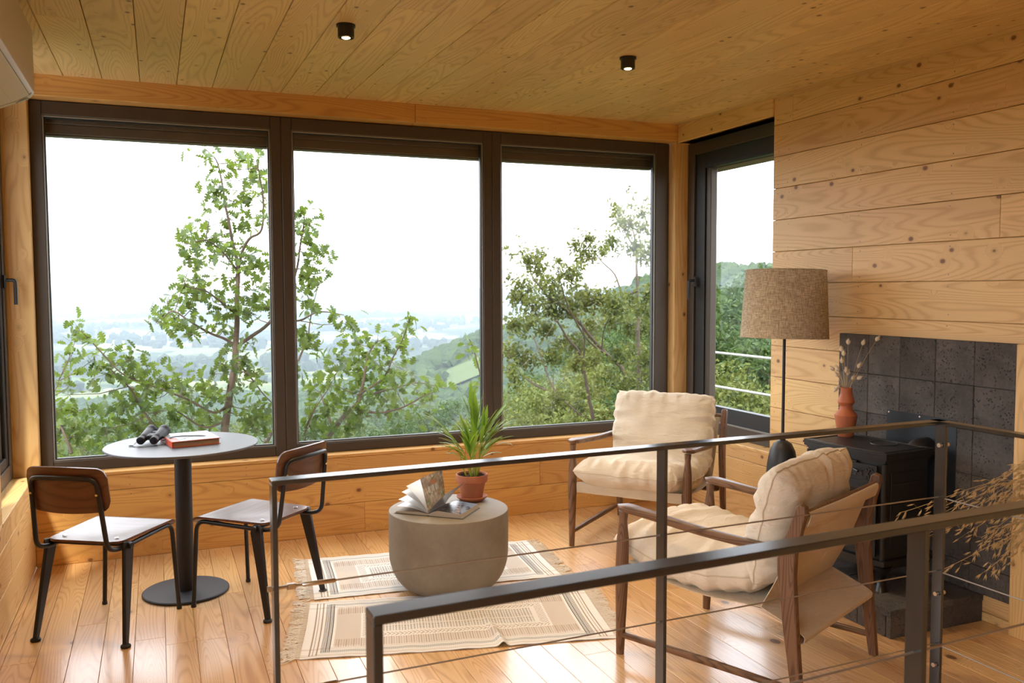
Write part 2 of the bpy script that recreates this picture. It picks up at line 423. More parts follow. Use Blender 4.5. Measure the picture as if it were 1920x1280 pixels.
# right-hand window (opens; its sash stands proud of the fixed frame)
win = empty('window_2', (.1, -.5, .52)); tag(win, kind='structure')
fx = lambda u, v, w: (.10+w, u, v)
mb = MB(); frame_rect(mb, fx, -1.15, .025, .524, 2.600, .085, .0, .075, .004)
child(mb, 'window_frame', M_alu, win)
mb = MB(); frame_rect(mb, fx, -1.066, -.060, .608, 2.516, .110, .018, .070, .002); child(mb, 'gasket', M_gasket, win)
mb = MB(); frame_rect(mb, fx, -1.03, -.165, .640, 2.480, .06, .03, .085, .004); child(mb, 'sash', M_alu, win)
mb = MB(); mb.b2((.102, -1.06, .606), (.113, -.165, .616), .001); child(mb, 'glazing_bead', M_alu2, win)
mb = MB(); mb.add([(.165, y, z) for y, z in ((-.97, .69), (-.22, .69), (-.22, 2.43), (-.97, 2.43))], [(0, 1, 2, 3)]); child(mb, 'glass_pane', M_glass, win, smooth=False, fix=False)
mb = MB(); mb.b2((.215, -1.2, 2.41), (.36, .05, 2.63), .003); child(mb, 'shutter_box', M_shut, win)
def handle(root, x, y, z, sx):
    mb = MB(); mb.box((x, y, z), (.012, .034, .075), None, .005); h = child(mb, 'handle_rose', M_black, root)
    mb = MB(); mb.tube(fillet([(x, y, z+.008), (x+sx*.05, y, z+.008), (x+sx*.05, y, z-.125)], .016, 6), .0095, 12); h2 = child(mb, 'window_handle', M_black, root)
handle(win, .094, -.085, 1.60, -1)
# left-hand window
win = empty('window_3', (XW-.1, -.5, .52)); tag(win, kind='structure')
gx = lambda u, v, w: (XW-.10-w, u, v)
mb = MB(); frame_rect(mb, gx, -1.15, .025, .514, 2.600, .085, .0, .075, .004); child(mb, 'window_frame', M_alu, win)
mb = MB(); frame_rect(mb, gx, -1.066, -.060, .598, 2.516, .052, .010, .070, .004); child(mb, 'gasket', M_gasket, win)
mb = MB(); frame_rect(mb, gx, -1.03, -.115, .630, 2.480, .06, .03, .085, .004); child(mb, 'sash', M_alu, win)
mb = MB(); mb.add([(XW-.165, y, z) for y, z in ((-.97, .69), (-.17, .69), (-.17, 2.43), (-.97, 2.43))], [(0, 1, 2, 3)]); child(mb, 'glass_pane', M_glass, win, smooth=False, fix=False)
handle(win, XW-.094, -.055, 1.60, 1)
# long unseen window added beside the viewer to brighten the room
win = empty('fill_window', (XW-.1, -4.7, .52)); tag(win, kind='structure')
mb = MB(); frame_rect(mb, gx, -6.6, -3.2, .50, 2.45, .07, .0, .07, .004); child(mb, 'window_frame', M_alu, win)
mb = MB(); mb.add([(XW-.14, y, z) for y, z in ((-6.54, .56), (-3.26, .56), (-3.26, 2.39), (-6.54, 2.39))], [(0, 1, 2, 3)]); child(mb, 'glass_pane', M_glass, win, smooth=False, fix=False)

# screw heads in the boards
M_screw = plain('zinc_screw', (.25, .22, .18), .4, .5, .8)
rg = random.Random(5)
def screw(mb, p, nrm): mb.lathe([(.0001, .0006), (.0030, .0006), (.0034, -.0001), (.0034, -.0003)], 8, p, nrm)
rz = rows_from(0, 2.72, seams)
mb = MB()
for y in (-1.10, -1.20, -1.78, -2.36, -2.95):
    for a, b in rz:
        if b-a < .1: continue
        for z in (a+.028, b-.028):
            if -2.76 < y < -1.67 and z < 1.32: continue
            screw(mb, (-.0002, y+rg.uniform(-.008, .008), z+rg.uniform(-.006, .006)), (-1, 0, 0))
for y in (-.45, -.8):
    for z in (.03, .21, .26, .40, .46): screw(mb, (-.0002, y+rg.uniform(-.008, .008), z), (-1, 0, 0))
tag(mb.build('screw_heads', M_screw, bpy.data.objects['wall_right']), kind='stuff')
mb = MB()
for x in (-3.7, -2.42, -1.76, -1.0, -.45, -3.05):
    for z in (.03, .165, .225, .375, .43, .475): screw(mb, (x+rg.uniform(-.006, .006), -.0002, z), (0, -1, 0))
tag(mb.build('screw_heads', M_screw, bpy.data.objects['wall_back']), kind='stuff')

# ---------------------------------------------------------------- furniture materials
M_walnut = wood('dark_walnut_ply', 'X', (.150, .058, .028), (.060, .022, .011), None, .38, 22, .5, 7.0, .9, .03, .5, coat=.25)
M_ash = wood('smoked_ash', 'Z', (.200, .100, .050), (.060, .027, .013), None, .45, 40, .6, 12, 1.2, .04, .4)
M_ashy = wood('smoked_ash_arms', 'Y', (.200, .100, .050), (.060, .027, .013), None, .42, 40, .7, 12, 1.2, .04, .4)
M_steel = plain('charcoal_steel_tube', (.015, .015, .017), .40, .5, .2)
M_steelg = plain('grey_powder_coat', (.022, .022, .025), .55, .5, .1, bump=.15, bscale=900, bdist=.0004)
M_rubber = plain('black_rubber', (.012, .012, .012), .6)
M_brass = plain('brass_rivet', (.75, .55, .28), .25, .5, 1.0)
M_chrome = plain('steel_screw', (.7, .7, .7), .2, .5, 1.0)

def canvas(name, col, sc=900, rough=.85, var=.08, bumpd=.0006):
    t = NT(name, rough, .2); p = t.obj()
    w1 = t.M('SINE', t.M('MULTIPLY', t.M('ADD', t.n('ShaderNodeSeparateXYZ').outputs[0], 0), 1)) if False else None
    f = t.noise(p, 9, 3); g = t.noise(p, sc, 2)
    t.base(t.mix(f, [c*(1-var) for c in col], [min(1, c*(1+var)) for c in col]))
    t.b.inputs['Sheen Weight'].default_value = .15
    n1 = t.noise(t.V('MULTIPLY', p, (9, 22, 34)), 1.0, 4, .55, 1.2)
    t.bump(t.M('ADD', t.M('MULTIPLY', g, .3), t.M('MULTIPLY', n1, 1.6)), .55, .012)
    return t.m
M_cush = canvas('natural_cotton_canvas', (.74, .64, .49))
M_sling = canvas('sling_canvas', (.62, .50, .35))

# ---------------------------------------------------------------- school chairs
def make_school_chair(label):
    R = empty('school_chair'); tag(R, label, 'chair')
    # seat: one bent plywood sheet, front edge rolled down
    def seat(u, v):
        x = (u-.5)*2; y = v
        w = .178+.022*v
        c = 1.0
        e = min(v, 1-v)*.43
        if e < .045: c = 1-(1-math.sqrt(max(0, 1-((.045-e)/.045)**2)))*.045/w
        yy = -.195+.455*v; zz = .447-.012*math.cos(x*PI/2)*math.sin(PI*min(1, v*1.2))
        if v > .84: a = (v-.84)/.16; zz -= .034*a*a; yy -= .010*a*a
        return (x*w*c, yy, zz)
    mb = MB(); mb.surf(seat, 20, 34, .011); mb.build('seat', M_walnut, R, sharp=50)
    def back(u, v):
        x = (u-.5)*2; e = min(u, 1-u)*.38; r = .042; h0, h1 = .608, .795
        if e < r: k = (1-math.sqrt(max(0, 1-((r-e)/r)**2)))*r
        else: k = 0
        z = h0+k+(h1-h0-2*k)*v - (.010*(1-x*x) if v < .5 else 0)*(1-2*v) + .010*(1-x*x)*max(0, 2*v-1)
        return (x*.19, -.268-.036*(1-x*x)-(z-.7)*.16, z)
    mb = MB(); mb.surf(back, 40, 20, .010); mb.build('backrest', M_walnut, R, sharp=50)
    # one bent tube: front leg, seat rail, upright, top bow, and back down
    half = [(.200, .235, 0), (.176, .225, .425), (.172, -.19, .418), (.170, -.262, .440), (.156, -.305, .745)]
    pts = [Vector(p) for p in half]
    bow = [Vector((.156, -.305, .752)), Vector((.085, -.334, .760)), Vector((0, -.342, .762)), Vector((-.085, -.334, .760)), Vector((-.156, -.305, .752))]
    allp = pts[:-1]+[Vector((.155, -.303, .750))]+bow[1:-1]+[Vector((-.155, -.303, .750))]+[Vector((-p.x, p.y, p.z)) for p in pts[:-1][::-1]]
    mb = MB(); mb.tube(fillet(allp, .055, 7), .0105, 12)
    mb.tube([(-.172, .12, .428), (.172, .12, .428)], .008, 10); mb.build('tube_frame', M_steel, R)
    for s in (-1, 1):
        poly = [(-.166, .447), (-.124, .440), (-.118, .405), (-.214, .012), (-.240, .012), (-.180, .425)]
        mb = MB(); x0 = .188
        def fn(u, v, w, s=s): return (s*(x0+(.44-v)*.070+w), u, v)
        mb.prism(poly, fn, -.009, .009); o = mb.build('leg', M_steel, R, sharp=30)
        bv = o.modifiers.new('soft', 'BEVEL'); bv.width = .004; bv.segments = 2
        mb = MB(); mb.lathe([(.0, 0), (.020, .0), (.022, .004), (.021, .010), (.014, .016), (.0, .017)], 20, (s*(x0+.031), -.228, 0)); mb.build('glide', M_rubber, R)
        mb = MB(); mb.lathe([(.0, 0), (.014, 0), (.014, .010), (.0, .012)], 20, (s*.203, -.150, .428), (s, 0, 0)); mb.build('pivot_bolt', M_steel, R)
        mb = MB(); mb.lathe([(.0, 0), (.0125, 0), (.0125, .014), (.0, .015)], 16, (s*.200, .235, 0)); mb.build('foot_cap', M_rubber, R)
        mb = MB(); mb.lathe([(.0, 0), (.006, 0), (.005, .0025), (.0, .003)], 12, (s*.155, -.3055, .685), (0, -1, .1)); mb.build('rivet', M_brass, R)
        for y, xx in ((-.135, .128), (.155, .145)):
            mb = MB(); mb.lathe([(.0, 0), (.0105, 0), (.009, .0022), (.004, .003), (.0, .002)], 16, (s*xx, y, .4535-.006*(y > 0))); mb.build('seat_screw', M_chrome, R)
    mb = MB(); mb.tube([(-.205, -.150, .428), (.205, -.150, .428)], .0085, 10); mb.build('cross_tube', M_steel, R)
    return R
def face(o, c, f): o.location = (*c, 0); o.rotation_euler = (0, 0, math.atan2(-f[0], f[1]))
ch1 = make_school_chair('dark walnut plywood and black tube chair at the left wall, its back towards us')
ch2 = copy_tree(ch1); ch2['label'] = 'dark walnut plywood and black tube chair right of the round table'
face(ch1, (-3.757, -1.076), (.525, .851)); face(ch2, (-3.09, -1.01), (-.706, .708))
ch1['group'] = ch2['group'] = 'school chairs at the round table'

# ---------------------------------------------------------------- round bistro table
t = empty('bistro_table', (-3.425, -.735, 0)); tag(t, 'round grey bistro table on a single black column and disc base', 'table')
M_top = plain('grey_laminate', (.120, .125, .140), .42, .35, 0.0, .04, 6)
mb = MB(); mb.lathe([(0, .757), (.366, .757), (.371, .760), (.371, .766), (.368, .769), (0, .769)], 96); o = mb.build('table_top', M_top, t, sharp=25)
mb = MB(); mb.lathe([(0, .0), (.208, .0), (.2115, .003), (.2115, .010), (.207, .0135), (0, .0135)], 72); mb.build('base_plate', M_steelg, t, sharp=25)
mb = MB(); mb.lathe([(0, .0136), (.0415, .0136), (.0415, .735), (.0, .735)], 40); mb.build('column', M_steelg, t, sharp=40)
mb = MB(); mb.lathe([(0, .735), (.115, .735), (.120, .741), (.120, .7565), (0, .7565)], 40); mb.build('mounting_plate', M_steelg, t, sharp=30)

# ---------------------------------------------------------------- lounge armchairs
def cushion(w, d, h, seed, nu=110, nv=100, puff=4.2, wr=.006):
    """closed pillow in local coords x(w) y(d) z(h) with a seam round the middle and creases running off it"""
    mb = MB(); top = {}; vs = []; fs = []
    W = nv+1
    def P(i, j, sg):
        u = -1+2*i/nu; v = -1+2*j/nv
        # crowd samples towards the rim
        u = math.sin(u*PI/2); v = math.sin(v*PI/2)
        au, av = abs(u), abs(v)
        prof = (1-au**puff)**.42*(1-av**puff)**.42*(.88+.12*(1-au*au)*(1-av*av))
        # rounded outline with pinched corners
        cx = 1-.045*(av**6)+.010*math.cos(v*9+seed); cy = 1-.045*(au**6)+.010*math.cos(u*8+seed*2)
        x = u*w/2*cx; y = v*d/2*cy; z = sg*prof*h/2
        rim = 1-(1-au**5)*(1-av**5)
        s = (x*26 if av > au else y*26)
        # long soft folds, strongest towards the rim, with a few sharper creases
        f1 = nz(x*13+seed, y*3.2, sg*2); f2 = nz(x*3.4, y*11+seed, sg*3+5)
        fold = .65*(1-abs(f1)*2.2)*(.25+.75*av**2)+1.15*(1-abs(f2)*2.2)*(.45+.55*au**2)
        z += sg*min(1, prof*1.4)*wr*1.05*fold
        z += sg*prof*rim*wr*1.8*nz(s, sg*2+seed, prof*1.5)+sg*prof*wr*1.2*nz(x*6+seed, y*7, sg)
        o = rim*wr*nz(s*.8, seed+9); x += o*u; y += o*v
        return Vector((x, y, z))
    for sg in (1, -1):
        for i in range(nu+1):
            for j in range(nv+1):
                if sg == -1 and (i in (0, nu) or j in (0, nv)): top[(i, j, -1)] = top[(i, j, 1)]; continue
                top[(i, j, sg)] = len(vs); vs.append(P(i, j, sg))
        for i in range(nu):
            for j in range(nv): fs.append(tuple(top[(a, b, sg)] for a, b in ((i, j), (i+1, j), (i+1, j+1), (i, j+1))))
    mb.add(vs, fs)
    mb.rim = [vs[top[(i, 0, 1)]] for i in range(nu)]+[vs[top[(nu, j, 1)]] for j in range(nv)]+[vs[top[(i, nv, 1)]] for i in range(nu, 0, -1)]+[vs[top[(0, j, 1)]] for j in range(nv, 0, -1)]
    return mb
def warp(mb, fn): mb.v = [tuple(fn(Vector(v))) for v in mb.v]; return mb
def make_armchair(label):
    R = empty('lounge_armchair'); tag(R, label, 'armchair')
    for s in (-1, 1):
        x = s*.355
        # front leg, neck narrowing under the arm
        mb = MB(); mb.tube([(x, .392, 0), (x, .388, .16), (x, .384, .36), (x, .380, .50), (x, .378, .575), (x, .376, .618)], [.0175, .0225, .029, .026, .0175, .021], 20, flat=.92)
        mb.build('leg', M_ash, R, sharp=60)
        # rear leg with its kink at arm height, leaning back above
        side = [(-.425, 0), (-.392, 0), (-.345, .30), (-.320, .50), (-.318, .565), (-.378, .735), (-.386, .768), (-.402, .778), (-.424, .770), (-.425, .745), (-.388, .585), (-.385, .50), (-.400, .28)]
        mb = MB(); mb.prism(side, lambda u, v, w: (x+w, u, v), -.0165, .0165); o = mb.build('leg', M_ash, R, sharp=30)
        b = o.modifiers.new('soft', 'BEVEL'); b.width = .006; b.segments = 3
        # arm: paddle, wider at the front, falling to the rear leg
        def arm(u, v):
            y = .405-.745*u; wd = .024+.012*math.exp(-((u-.06)/.16)**2)-.006*u
            if u < .05: wd *= math.sqrt(max(.02, 1-((.05-u)/.05)**2))
            a = 2*PI*v; q = abs(math.cos(a))**.6*math.copysign(1, math.cos(a)); p = abs(math.sin(a))**.6*math.copysign(1, math.sin(a))
            th = .0165*(.35+.65*min(1, u/.06))
            return (x+q*wd, y, .633-.050*u+.004*math.cos(u*6)+p*th)
        mb = MB(); n = 24; m = 26
        ring = [[arm(i/m, k/n) for k in range(n)] for i in range(m+1)]
        vs = [p for r in ring for p in r]; fs = [(i*n+k, i*n+(k+1) % n, (i+1)*n+(k+1) % n, (i+1)*n+k) for i in range(m) for k in range(n)]
        fs += [tuple(range(n))[::-1], tuple(m*n+k for k in range(n))]
        mb.add(vs, fs); mb.build('armrest', M_ashy, R, sharp=55)
        mb = MB(); mb.tube([(x, .385, .085), (x, .0, .088), (x, -.400, .085)], [.0125, .016, .0125], 16); mb.build('stretcher', M_ashy, R)
    mb = MB(); mb.box((0, .372, .355), (.70, .022, .052), None, .004); mb.build('front_rail', M_ashy, R)
    mb = MB(); mb.tube([(-.35, -.392, .268), (.35, -.392, .268)], .013, 14); mb.build('low_rail', M_ashy, R)
    mb = MB(); mb.tube([(-.35, -.405, .735), (.35, -.405, .735)], .012, 14); mb.build('top_rail', M_ashy, R)
    # canvas sling: seat sheet from the front rail to the low rear rail, back sheet sewn into it
    hw = .325
    def sheet(path, hw, nv=22, th=.003, sag=.0):
        P = spline(path, 10); n = len(P)-1
        def fn(u, v):
            k = u*n; i = min(int(k), n-1); q = P[i].lerp(P[i+1], k-i)
            xx = (v*2-1)*hw; return (xx, q.y, q.z-sag*math.sin(PI*u)*(1-(v*2-1)**2)+.0012*nz(xx*9, u*7))
        return fn, n, nv, th
    mb = MB()
    f, n, nv, th = sheet([(0, .386, .330), (0, .390, .382), (0, .365, .386), (0, .20, .352), (0, .02, .338), (0, -.14, .345), (0, -.235, .350)], hw, sag=.006); mb.surf(f, n, nv, th)
    f, n, nv, th = sheet([(0, -.235, .350), (0, -.32, .318), (0, -.398, .286), (0, -.408, .268), (0, -.392, .252), (0, -.30, .262)], hw); mb.surf(f, n, nv, th)
    mb.build('seat_sling', M_sling, R, sharp=60)
    mb = MB(); f, n, nv, th = sheet([(0, -.235, .352), (0, -.30, .48), (0, -.368, .655), (0, -.398, .725), (0, -.418, .742), (0, -.424, .725), (0, -.412, .690)], hw, sag=.004); mb.surf(f, n, nv, th)
    mb.build('back_sling', M_sling, R, sharp=60)
    # seat cushion, bowed down between the rails and rolling over the front one
    def ws(p):
        y = p.y; f = (y+.33)/.66
        base = .452-.052*math.sin(PI*min(1, max(0, f)))+.030*f
        zz = p.z*(.92+.10*math.sin(PI*f))
        if y > .24: base -= (y-.24)**2*1.6
        return Vector((p.x*(1+.02*math.sin(PI*f)), y*1.02+.120, base+zz+.004))
    cu = cushion(.645, .68, .215, 3, wr=.013); rim = [p*1.002 for p in cu.rim]; mb = warp(cu, ws); sc = mb.build('seat_cushion', M_cush, R, sharp=180)
    mb = warp(MB().tube(rim, .0034, 6, closed=True), ws); mb.build('piping', M_sling, sc)
    # back cushion leaning on the sling
    def wb(p):
        t = p.y   # along the height
        q = Vector((p.x, -.268-.165*(t+.265)+.020, .405+.86*(t+.265)))
        nrm = Vector((0, .92, .33)).normalized()
        return q + nrm*(p.z+.050+.012*math.cos(t*6))
    cu = cushion(.665, .53, .185, 8, wr=.013); rim = [p*1.002 for p in cu.rim]; mb = warp(cu, wb); bc = mb.build('back_cushion', M_cush, R, sharp=180)
    mb = warp(MB().tube(rim, .0034, 6, closed=True), wb); mb.build('piping', M_sling, bc)
    return R
a1 = make_armchair('cream canvas lounge armchair in front of the stove, seen from behind through the railing')
a2 = copy_tree(a1); a2['label'] = 'cream canvas lounge armchair in the window corner, its seat turned towards us'
f = Vector((-.42, .9075)).normalized(); face(a1, (-1.250, -2.472), f)
fb = Vector((-.77, -.63)).normalized(); rb = Vector((fb.y, -fb.x)); cb = Vector((-1.234, -.781))-.355*rb-.385*fb
face(a2, tuple(cb), fb); a1['group'] = a2['group'] = 'canvas lounge armchairs'

# ---------------------------------------------------------------- concrete drum table
ct = empty('coffee_table', (-2.155, -1.205, 0)); tag(ct, 'round taupe concrete drum coffee table with rounded foot standing on the rugs', 'coffee table')
def concrete(name, a, b):
    t = NT(name, .62, .35); p = t.obj(); f = t.noise(p, 4.5, 5, .6); g = t.noise(p, 40, 4)
    t.base(t.mix(t.mr(t.M('ADD', t.M('MULTIPLY', f, .8), t.M('MULTIPLY', g, .2)), .3, .7), a, b)); t.bump(g, .08, .002); return t.m
M_conc = concrete('taupe_concrete', (.190, .155, .112), (.255, .215, .160))
prof = [(0, .009)]+[(.165, .009)]
for k in range(0, 15):
    a = k/14*PI/2; prof.append((.170+.138*math.sin(a), .009+.20*(1-math.cos(a))))
prof += [(.3085, .26), (.309, .33), (.3085, .405), (.3065, .4175), (.302, .4200), (0, .4200)]
mb = MB(); mb.lathe(prof, 96); mb.build('table_body', M_conc, ct, sharp=40)

# ---------------------------------------------------------------- floor lamp
fl = empty('floor_lamp', (-.30, -1.545, 0)); tag(fl, 'tall floor lamp with beige linen drum shade and black bottle-shaped base', 'floor lamp')
M_lampb = plain('matt_black_base', (.022, .021, .021), .48, .4, 0.0, .1, 30, .1, 300, .0006)
mb = MB(); mb.lathe([(0, 0), (.098, 0), (.104, .006), (.105, .10), (.100, .30), (.092, .45), (.082, .57), (.070, .64), (.050, .682), (.025, .700), (0, .703)], 48); mb.build('base', M_lampb, fl, sharp=50)
mb = MB(); mb.tube([(0, 0, .70), (.002, .001, 1.20), (.004, .0, 1.60)], .0085, 14); mb.tube([(0, 0, .69), (0, 0, .715)], .016, 14); mb.build('pole', M_black, fl)
tl = NT('linen_shade', .9, .1); p = tl.obj()
wa = tl.noise(tl.V('MULTIPLY', p, (30, 30, 330)), 1, 2); wbx = tl.noise(tl.V('MULTIPLY', p, (280, 280, 24)), 1, 2); big = tl.noise(p, 12, 3)
ff = tl.mr(tl.M('ADD', tl.M('MULTIPLY', wa, .5), tl.M('MULTIPLY', wbx, .5)), .36, .64)
cc = tl.mix(ff, (.42, .33, .22), (.80, .71, .56)); tl.base(cc); tl.bump(ff, .4, .001)
trn = tl.n('ShaderNodeBsdfTranslucent'); tl.l(cc, trn.inputs[0]); ms = tl.n('ShaderNodeMixShader'); ms.inputs[0].default_value = .5
tl.l(tl.b.outputs[0], ms.inputs[1]); tl.l(trn.outputs[0], ms.inputs[2]); tl.l(ms.outputs[0], tl.out.inputs['Surface'])
M_linen = tl.m
tilt = Matrix.Rotation(math.radians(1.6), 3, 'Y') @ Matrix.Rotation(math.radians(-.8), 3, 'X')
def shade(u, v):
    a = 2*PI*u; r = .236-.021*v; q = tilt @ Vector((math.cos(a)*r, math.sin(a)*r, -.185+.37*v)); return q+Vector((.002, 0, 1.462))
mb = MB(); mb.surf(shade, 72, 8, .0018); sh = mb.build('lamp_shade', M_linen, fl, sharp=60)
mb = MB()
for v in (0.0, 1.0):
    mb.tube([shade(k/72, v) for k in range(72)], .0030, 8, closed=True)
sa = (math.atan2(-.55, -.62)/(2*PI)) % 1
mb.surf(lambda u, v: (lambda q: q+Vector((math.cos(2*PI*(sa+(u-.5)*.008)), math.sin(2*PI*(sa+(u-.5)*.008)), 0))*.002)(shade(sa+(u-.5)*.008, v)), 3, 4, .0014)
mb.build('shade_trim', M_linen, sh)
mb = MB()
for k in range(3):
    a = k*2*PI/3; q = tilt @ Vector((math.cos(a)*.217, math.sin(a)*.217, .180)); mb.tube([(.004, 0, 1.60), q+Vector((.002, 0, 1.462))], .0025, 6)
mb.build('shade_spider', M_black, fl)

# ---------------------------------------------------------------- rugs (woven pattern as the colour of the cloth)
def attr_mat(name, rough=.9, spec=.1, bumpn=None):
    t = NT(name, rough, spec); a = t.n('ShaderNodeAttribute', attribute_name='weave'); t.base(a.outputs['Color'])
    if bumpn: t.bump(t.noise(t.obj(), bumpn, 3), .4, .0015)
    return t.m
M_rug = attr_mat('woven_cotton_rug', .95, .05, 700)
M_fringe = plain('rug_fringe_cotton', (.80, .74, .64), .95, .05)
def colour_grid(name, nu, nv, fn, col, mat, parent=None, thick=.004, smooth=True):
    U, V = np.meshgrid(np.linspace(0, 1, nu+1), np.linspace(0, 1, nv+1), indexing='ij')
    X, Y, Z = fn(U, V); n = U.size; W = nv+1
    vt = np.stack([X, Y, Z], -1).reshape(-1, 3); vb = vt-[0, 0, thick]
    i, j = np.meshgrid(np.arange(nu), np.arange(nv), indexing='ij'); a = (i*W+j).ravel()
    top = np.stack([a, a+W, a+W+1, a+1], 1)
    ring = [i*W for i in range(nu)]+[nu*W+j for j in range(nv)]+[i*W+nv for i in range(nu, 0, -1)]+[j for j in range(nv, 0, -1)]
    r = np.array(ring); r2 = np.roll(r, -1); side = np.stack([r, r+n, r2+n, r2], 1)
    bot = (top+n)[:, ::-1]
    F = np.concatenate([top, side, bot]); me = bpy.data.meshes.new(name)
    me.vertices.add(2*n); me.vertices.foreach_set('co', np.concatenate([vt, vb]).ravel())
    me.loops.add(F.size); me.loops.foreach_set('vertex_index', F.ravel().astype(np.int32))
    me.polygons.add(len(F)); me.polygons.foreach_set('loop_start', np.arange(0, F.size, 4, dtype=np.int32))
    me.polygons.foreach_set('use_smooth', [smooth]*len(F)); me.update(calc_edges=True)
    Uc = (i+.5)/nu; Vc = (j+.5)/nv; C = col(Uc.ravel(), Vc.ravel())
    full = np.ones((len(F), 4)); full[:, :3] = C[0]*0+.55; full[:len(top), :3] = C
    at = me.color_attributes.new('weave', 'FLOAT_COLOR', 'CORNER'); at.data.foreach_set('color', np.repeat(full, 4, 0).ravel().astype(np.float32))
    me.materials.append(mat); o = bpy.data.objects.new(name, me); COL.objects.link(o)
    if parent is not None: o.parent = parent
    me.set_sharp_from_angle(angle=math.radians(50))
    return o
CREAM, BEIGE, BROWN, BLACK, GREYG = (.84, .81, .75), (.62, .53, .44), (.27, .165, .10), (.045, .045, .05), (.30, .31, .30)
def rug_colour(L, Wd, seed):
    def col(U, V):
        x, y = U*L, V*Wd; ex = np.minimum(x, L-x); ey = np.minimum(y, Wd-y)
        C = np.tile(np.array(CREAM), (len(x), 1)); C = C*(1+.05*np.sin(y*900))[:, None]
        def put(m, c, k=1.0): C[m] = C[m]*(1-k)+np.array(c)*k
        # beige field band with fine ribs
        band = (ex > .135) & (ex < .25) & (ey > .115); put(band, BEIGE, .8)
        band2 = (ey > .10) & (ey < .185) & (ex > .135); put(band2, BEIGE, .55); put(band2 & ((x*1000 % 11) < 4.5), BROWN, .45)
        # stripes at the ends
        for a, w, c in ((.035, .006, BROWN), (.050, .005, BROWN), (.066, .006, BROWN)): put((ex > a) & (ex < a+w) & (ey > .02), c, .8)
        m = (ex > .085) & (ex < .122) & (ey > .045); put(m & ((ex*1000 % 7.4) < 4.4), BLACK, .85)
        # stripes along the sides
        for a, w, c in ((.012, .004, BROWN), (.022, .003, BROWN), (.032, .003, BROWN), (.082, .003, BROWN), (.092, .003, BROWN)): put((ey > a) & (ey < a+w), c, .55)
        put((ey > .045) & (ey < .070) & (ex > .085), GREYG, .62); put((ey > .045) & (ey < .070) & (ex > .085) & ((x*1000 % 9) < 4), CREAM, .4)
        # chevron border round the centre
        ce = np.minimum(ex-.25, ey-.185); brd = (ce > 0) & (ce < .055); put(brd, CREAM)
        inside_x = (ex-.25 < ey-.185)
        ch = np.where(inside_x, (y*1000+np.abs((ex-.2775)*1000)*.9) % 19, (x*1000+np.abs((ey-.2125)*1000)*.9) % 19)
        put(brd & (ch < 7) & (ce > .008) & (ce < .047), BROWN, .62)
        # dotted centre
        cen = ce >= .055; put(cen, CREAM); gx, gy = (x*1000 % 14), (y*1000 % 14)
        put(cen & (ce > .064) & (gx < 8) & (gy < 6.5), BLACK, .80)
        put(cen & (ce > .064) & (gy > 9.5) & (gy < 11.5), BEIGE, .5)
        return C
    return col
def make_rug(p0, pL, pW, seed, label, ridge=None):
    """p0 origin corner, pL along the length, pW across"""
    p0, pL, pW = Vector(p0), Vector(pL), Vector(pW); L = (pL-p0).length; Wd = (pW-p0).length
    r = empty('rug', (p0.x, p0.y, 0), math.atan2((pL-p0).y, (pL-p0).x)); tag(r, label, 'rug', 'fringed cotton rugs')
    sg = 1 if (Matrix.Rotation(-r.rotation_euler.z, 2) @ (pW-p0)).y > 0 else -1
    rs = np.random.RandomState(seed); ph = rs.rand(6)*6
    def fn(U, V):
        x, y = U*L, V*Wd
        z = .0062+.0012*np.sin(x*23+ph[0])*np.sin(y*9+ph[1])+.0010*np.sin(x*51+y*13+ph[2])
        if ridge: z = z+.022*np.exp(-((x-ridge[0]-(V*Wd)*ridge[1])/.018)**2)*np.clip((V if ridge[2] else 1-V)*2.4-1.0, 0, 1)
        yy = y+.005*np.sin(x*4+ph[3])*(V-.5)*2; xx = x+.006*np.sin(y*5+ph[4])*(U-.5)*2
        return xx, sg*yy, z
    colour_grid('woven_panel', int(L/.0030), int(Wd/.0034), fn, rug_colour(L, Wd, seed), M_rug, r, .004)
    rg = random.Random(seed)
    for end in (0, 1):
        mb = MB(); n = int(Wd/.0165)
        for k in range(n):
            y = (k+.5)/n*Wd; x = L*end; d = (1 if end else -1); ln = rg.uniform(.055, .085); a = rg.uniform(-.5, .5)
            mb.tube([(x-d*.004, sg*y, .0058), (x+d*.010, sg*y, .006), (x+d*.018, sg*y+a*.006, .0065)], [.0032, .0038, .0030], 6)
            for q in range(4):
                b = a+rg.uniform(-.45, .45); px, py = x+d*.016, sg*y+a*.004; pts = []
                for w in range(6):
                    pts.append((px, py, .0035+.004*rg.random())); px += d*ln/6; py += ln/6*(b+.7*math.sin(w*1.7+q*2+k))
                mb.tube(pts, [.0022, .0020, .0019, .0018, .0017, .0012], 5)
        mb.build('fringe', M_fringe, r, kind='stuff', fix=False)
    return r
make_rug((-2.765, -.455), (-1.46, -.60), (-2.845, -1.125), 2, 'fringed cream patterned cotton rug nearer the window, under the drum table')
make_rug((-2.862, -1.16), (-1.52, -1.475), (-2.915, -1.83), 5, 'fringed cream patterned cotton rug nearer the railing, with a rucked front edge', (.80, .10, 1))

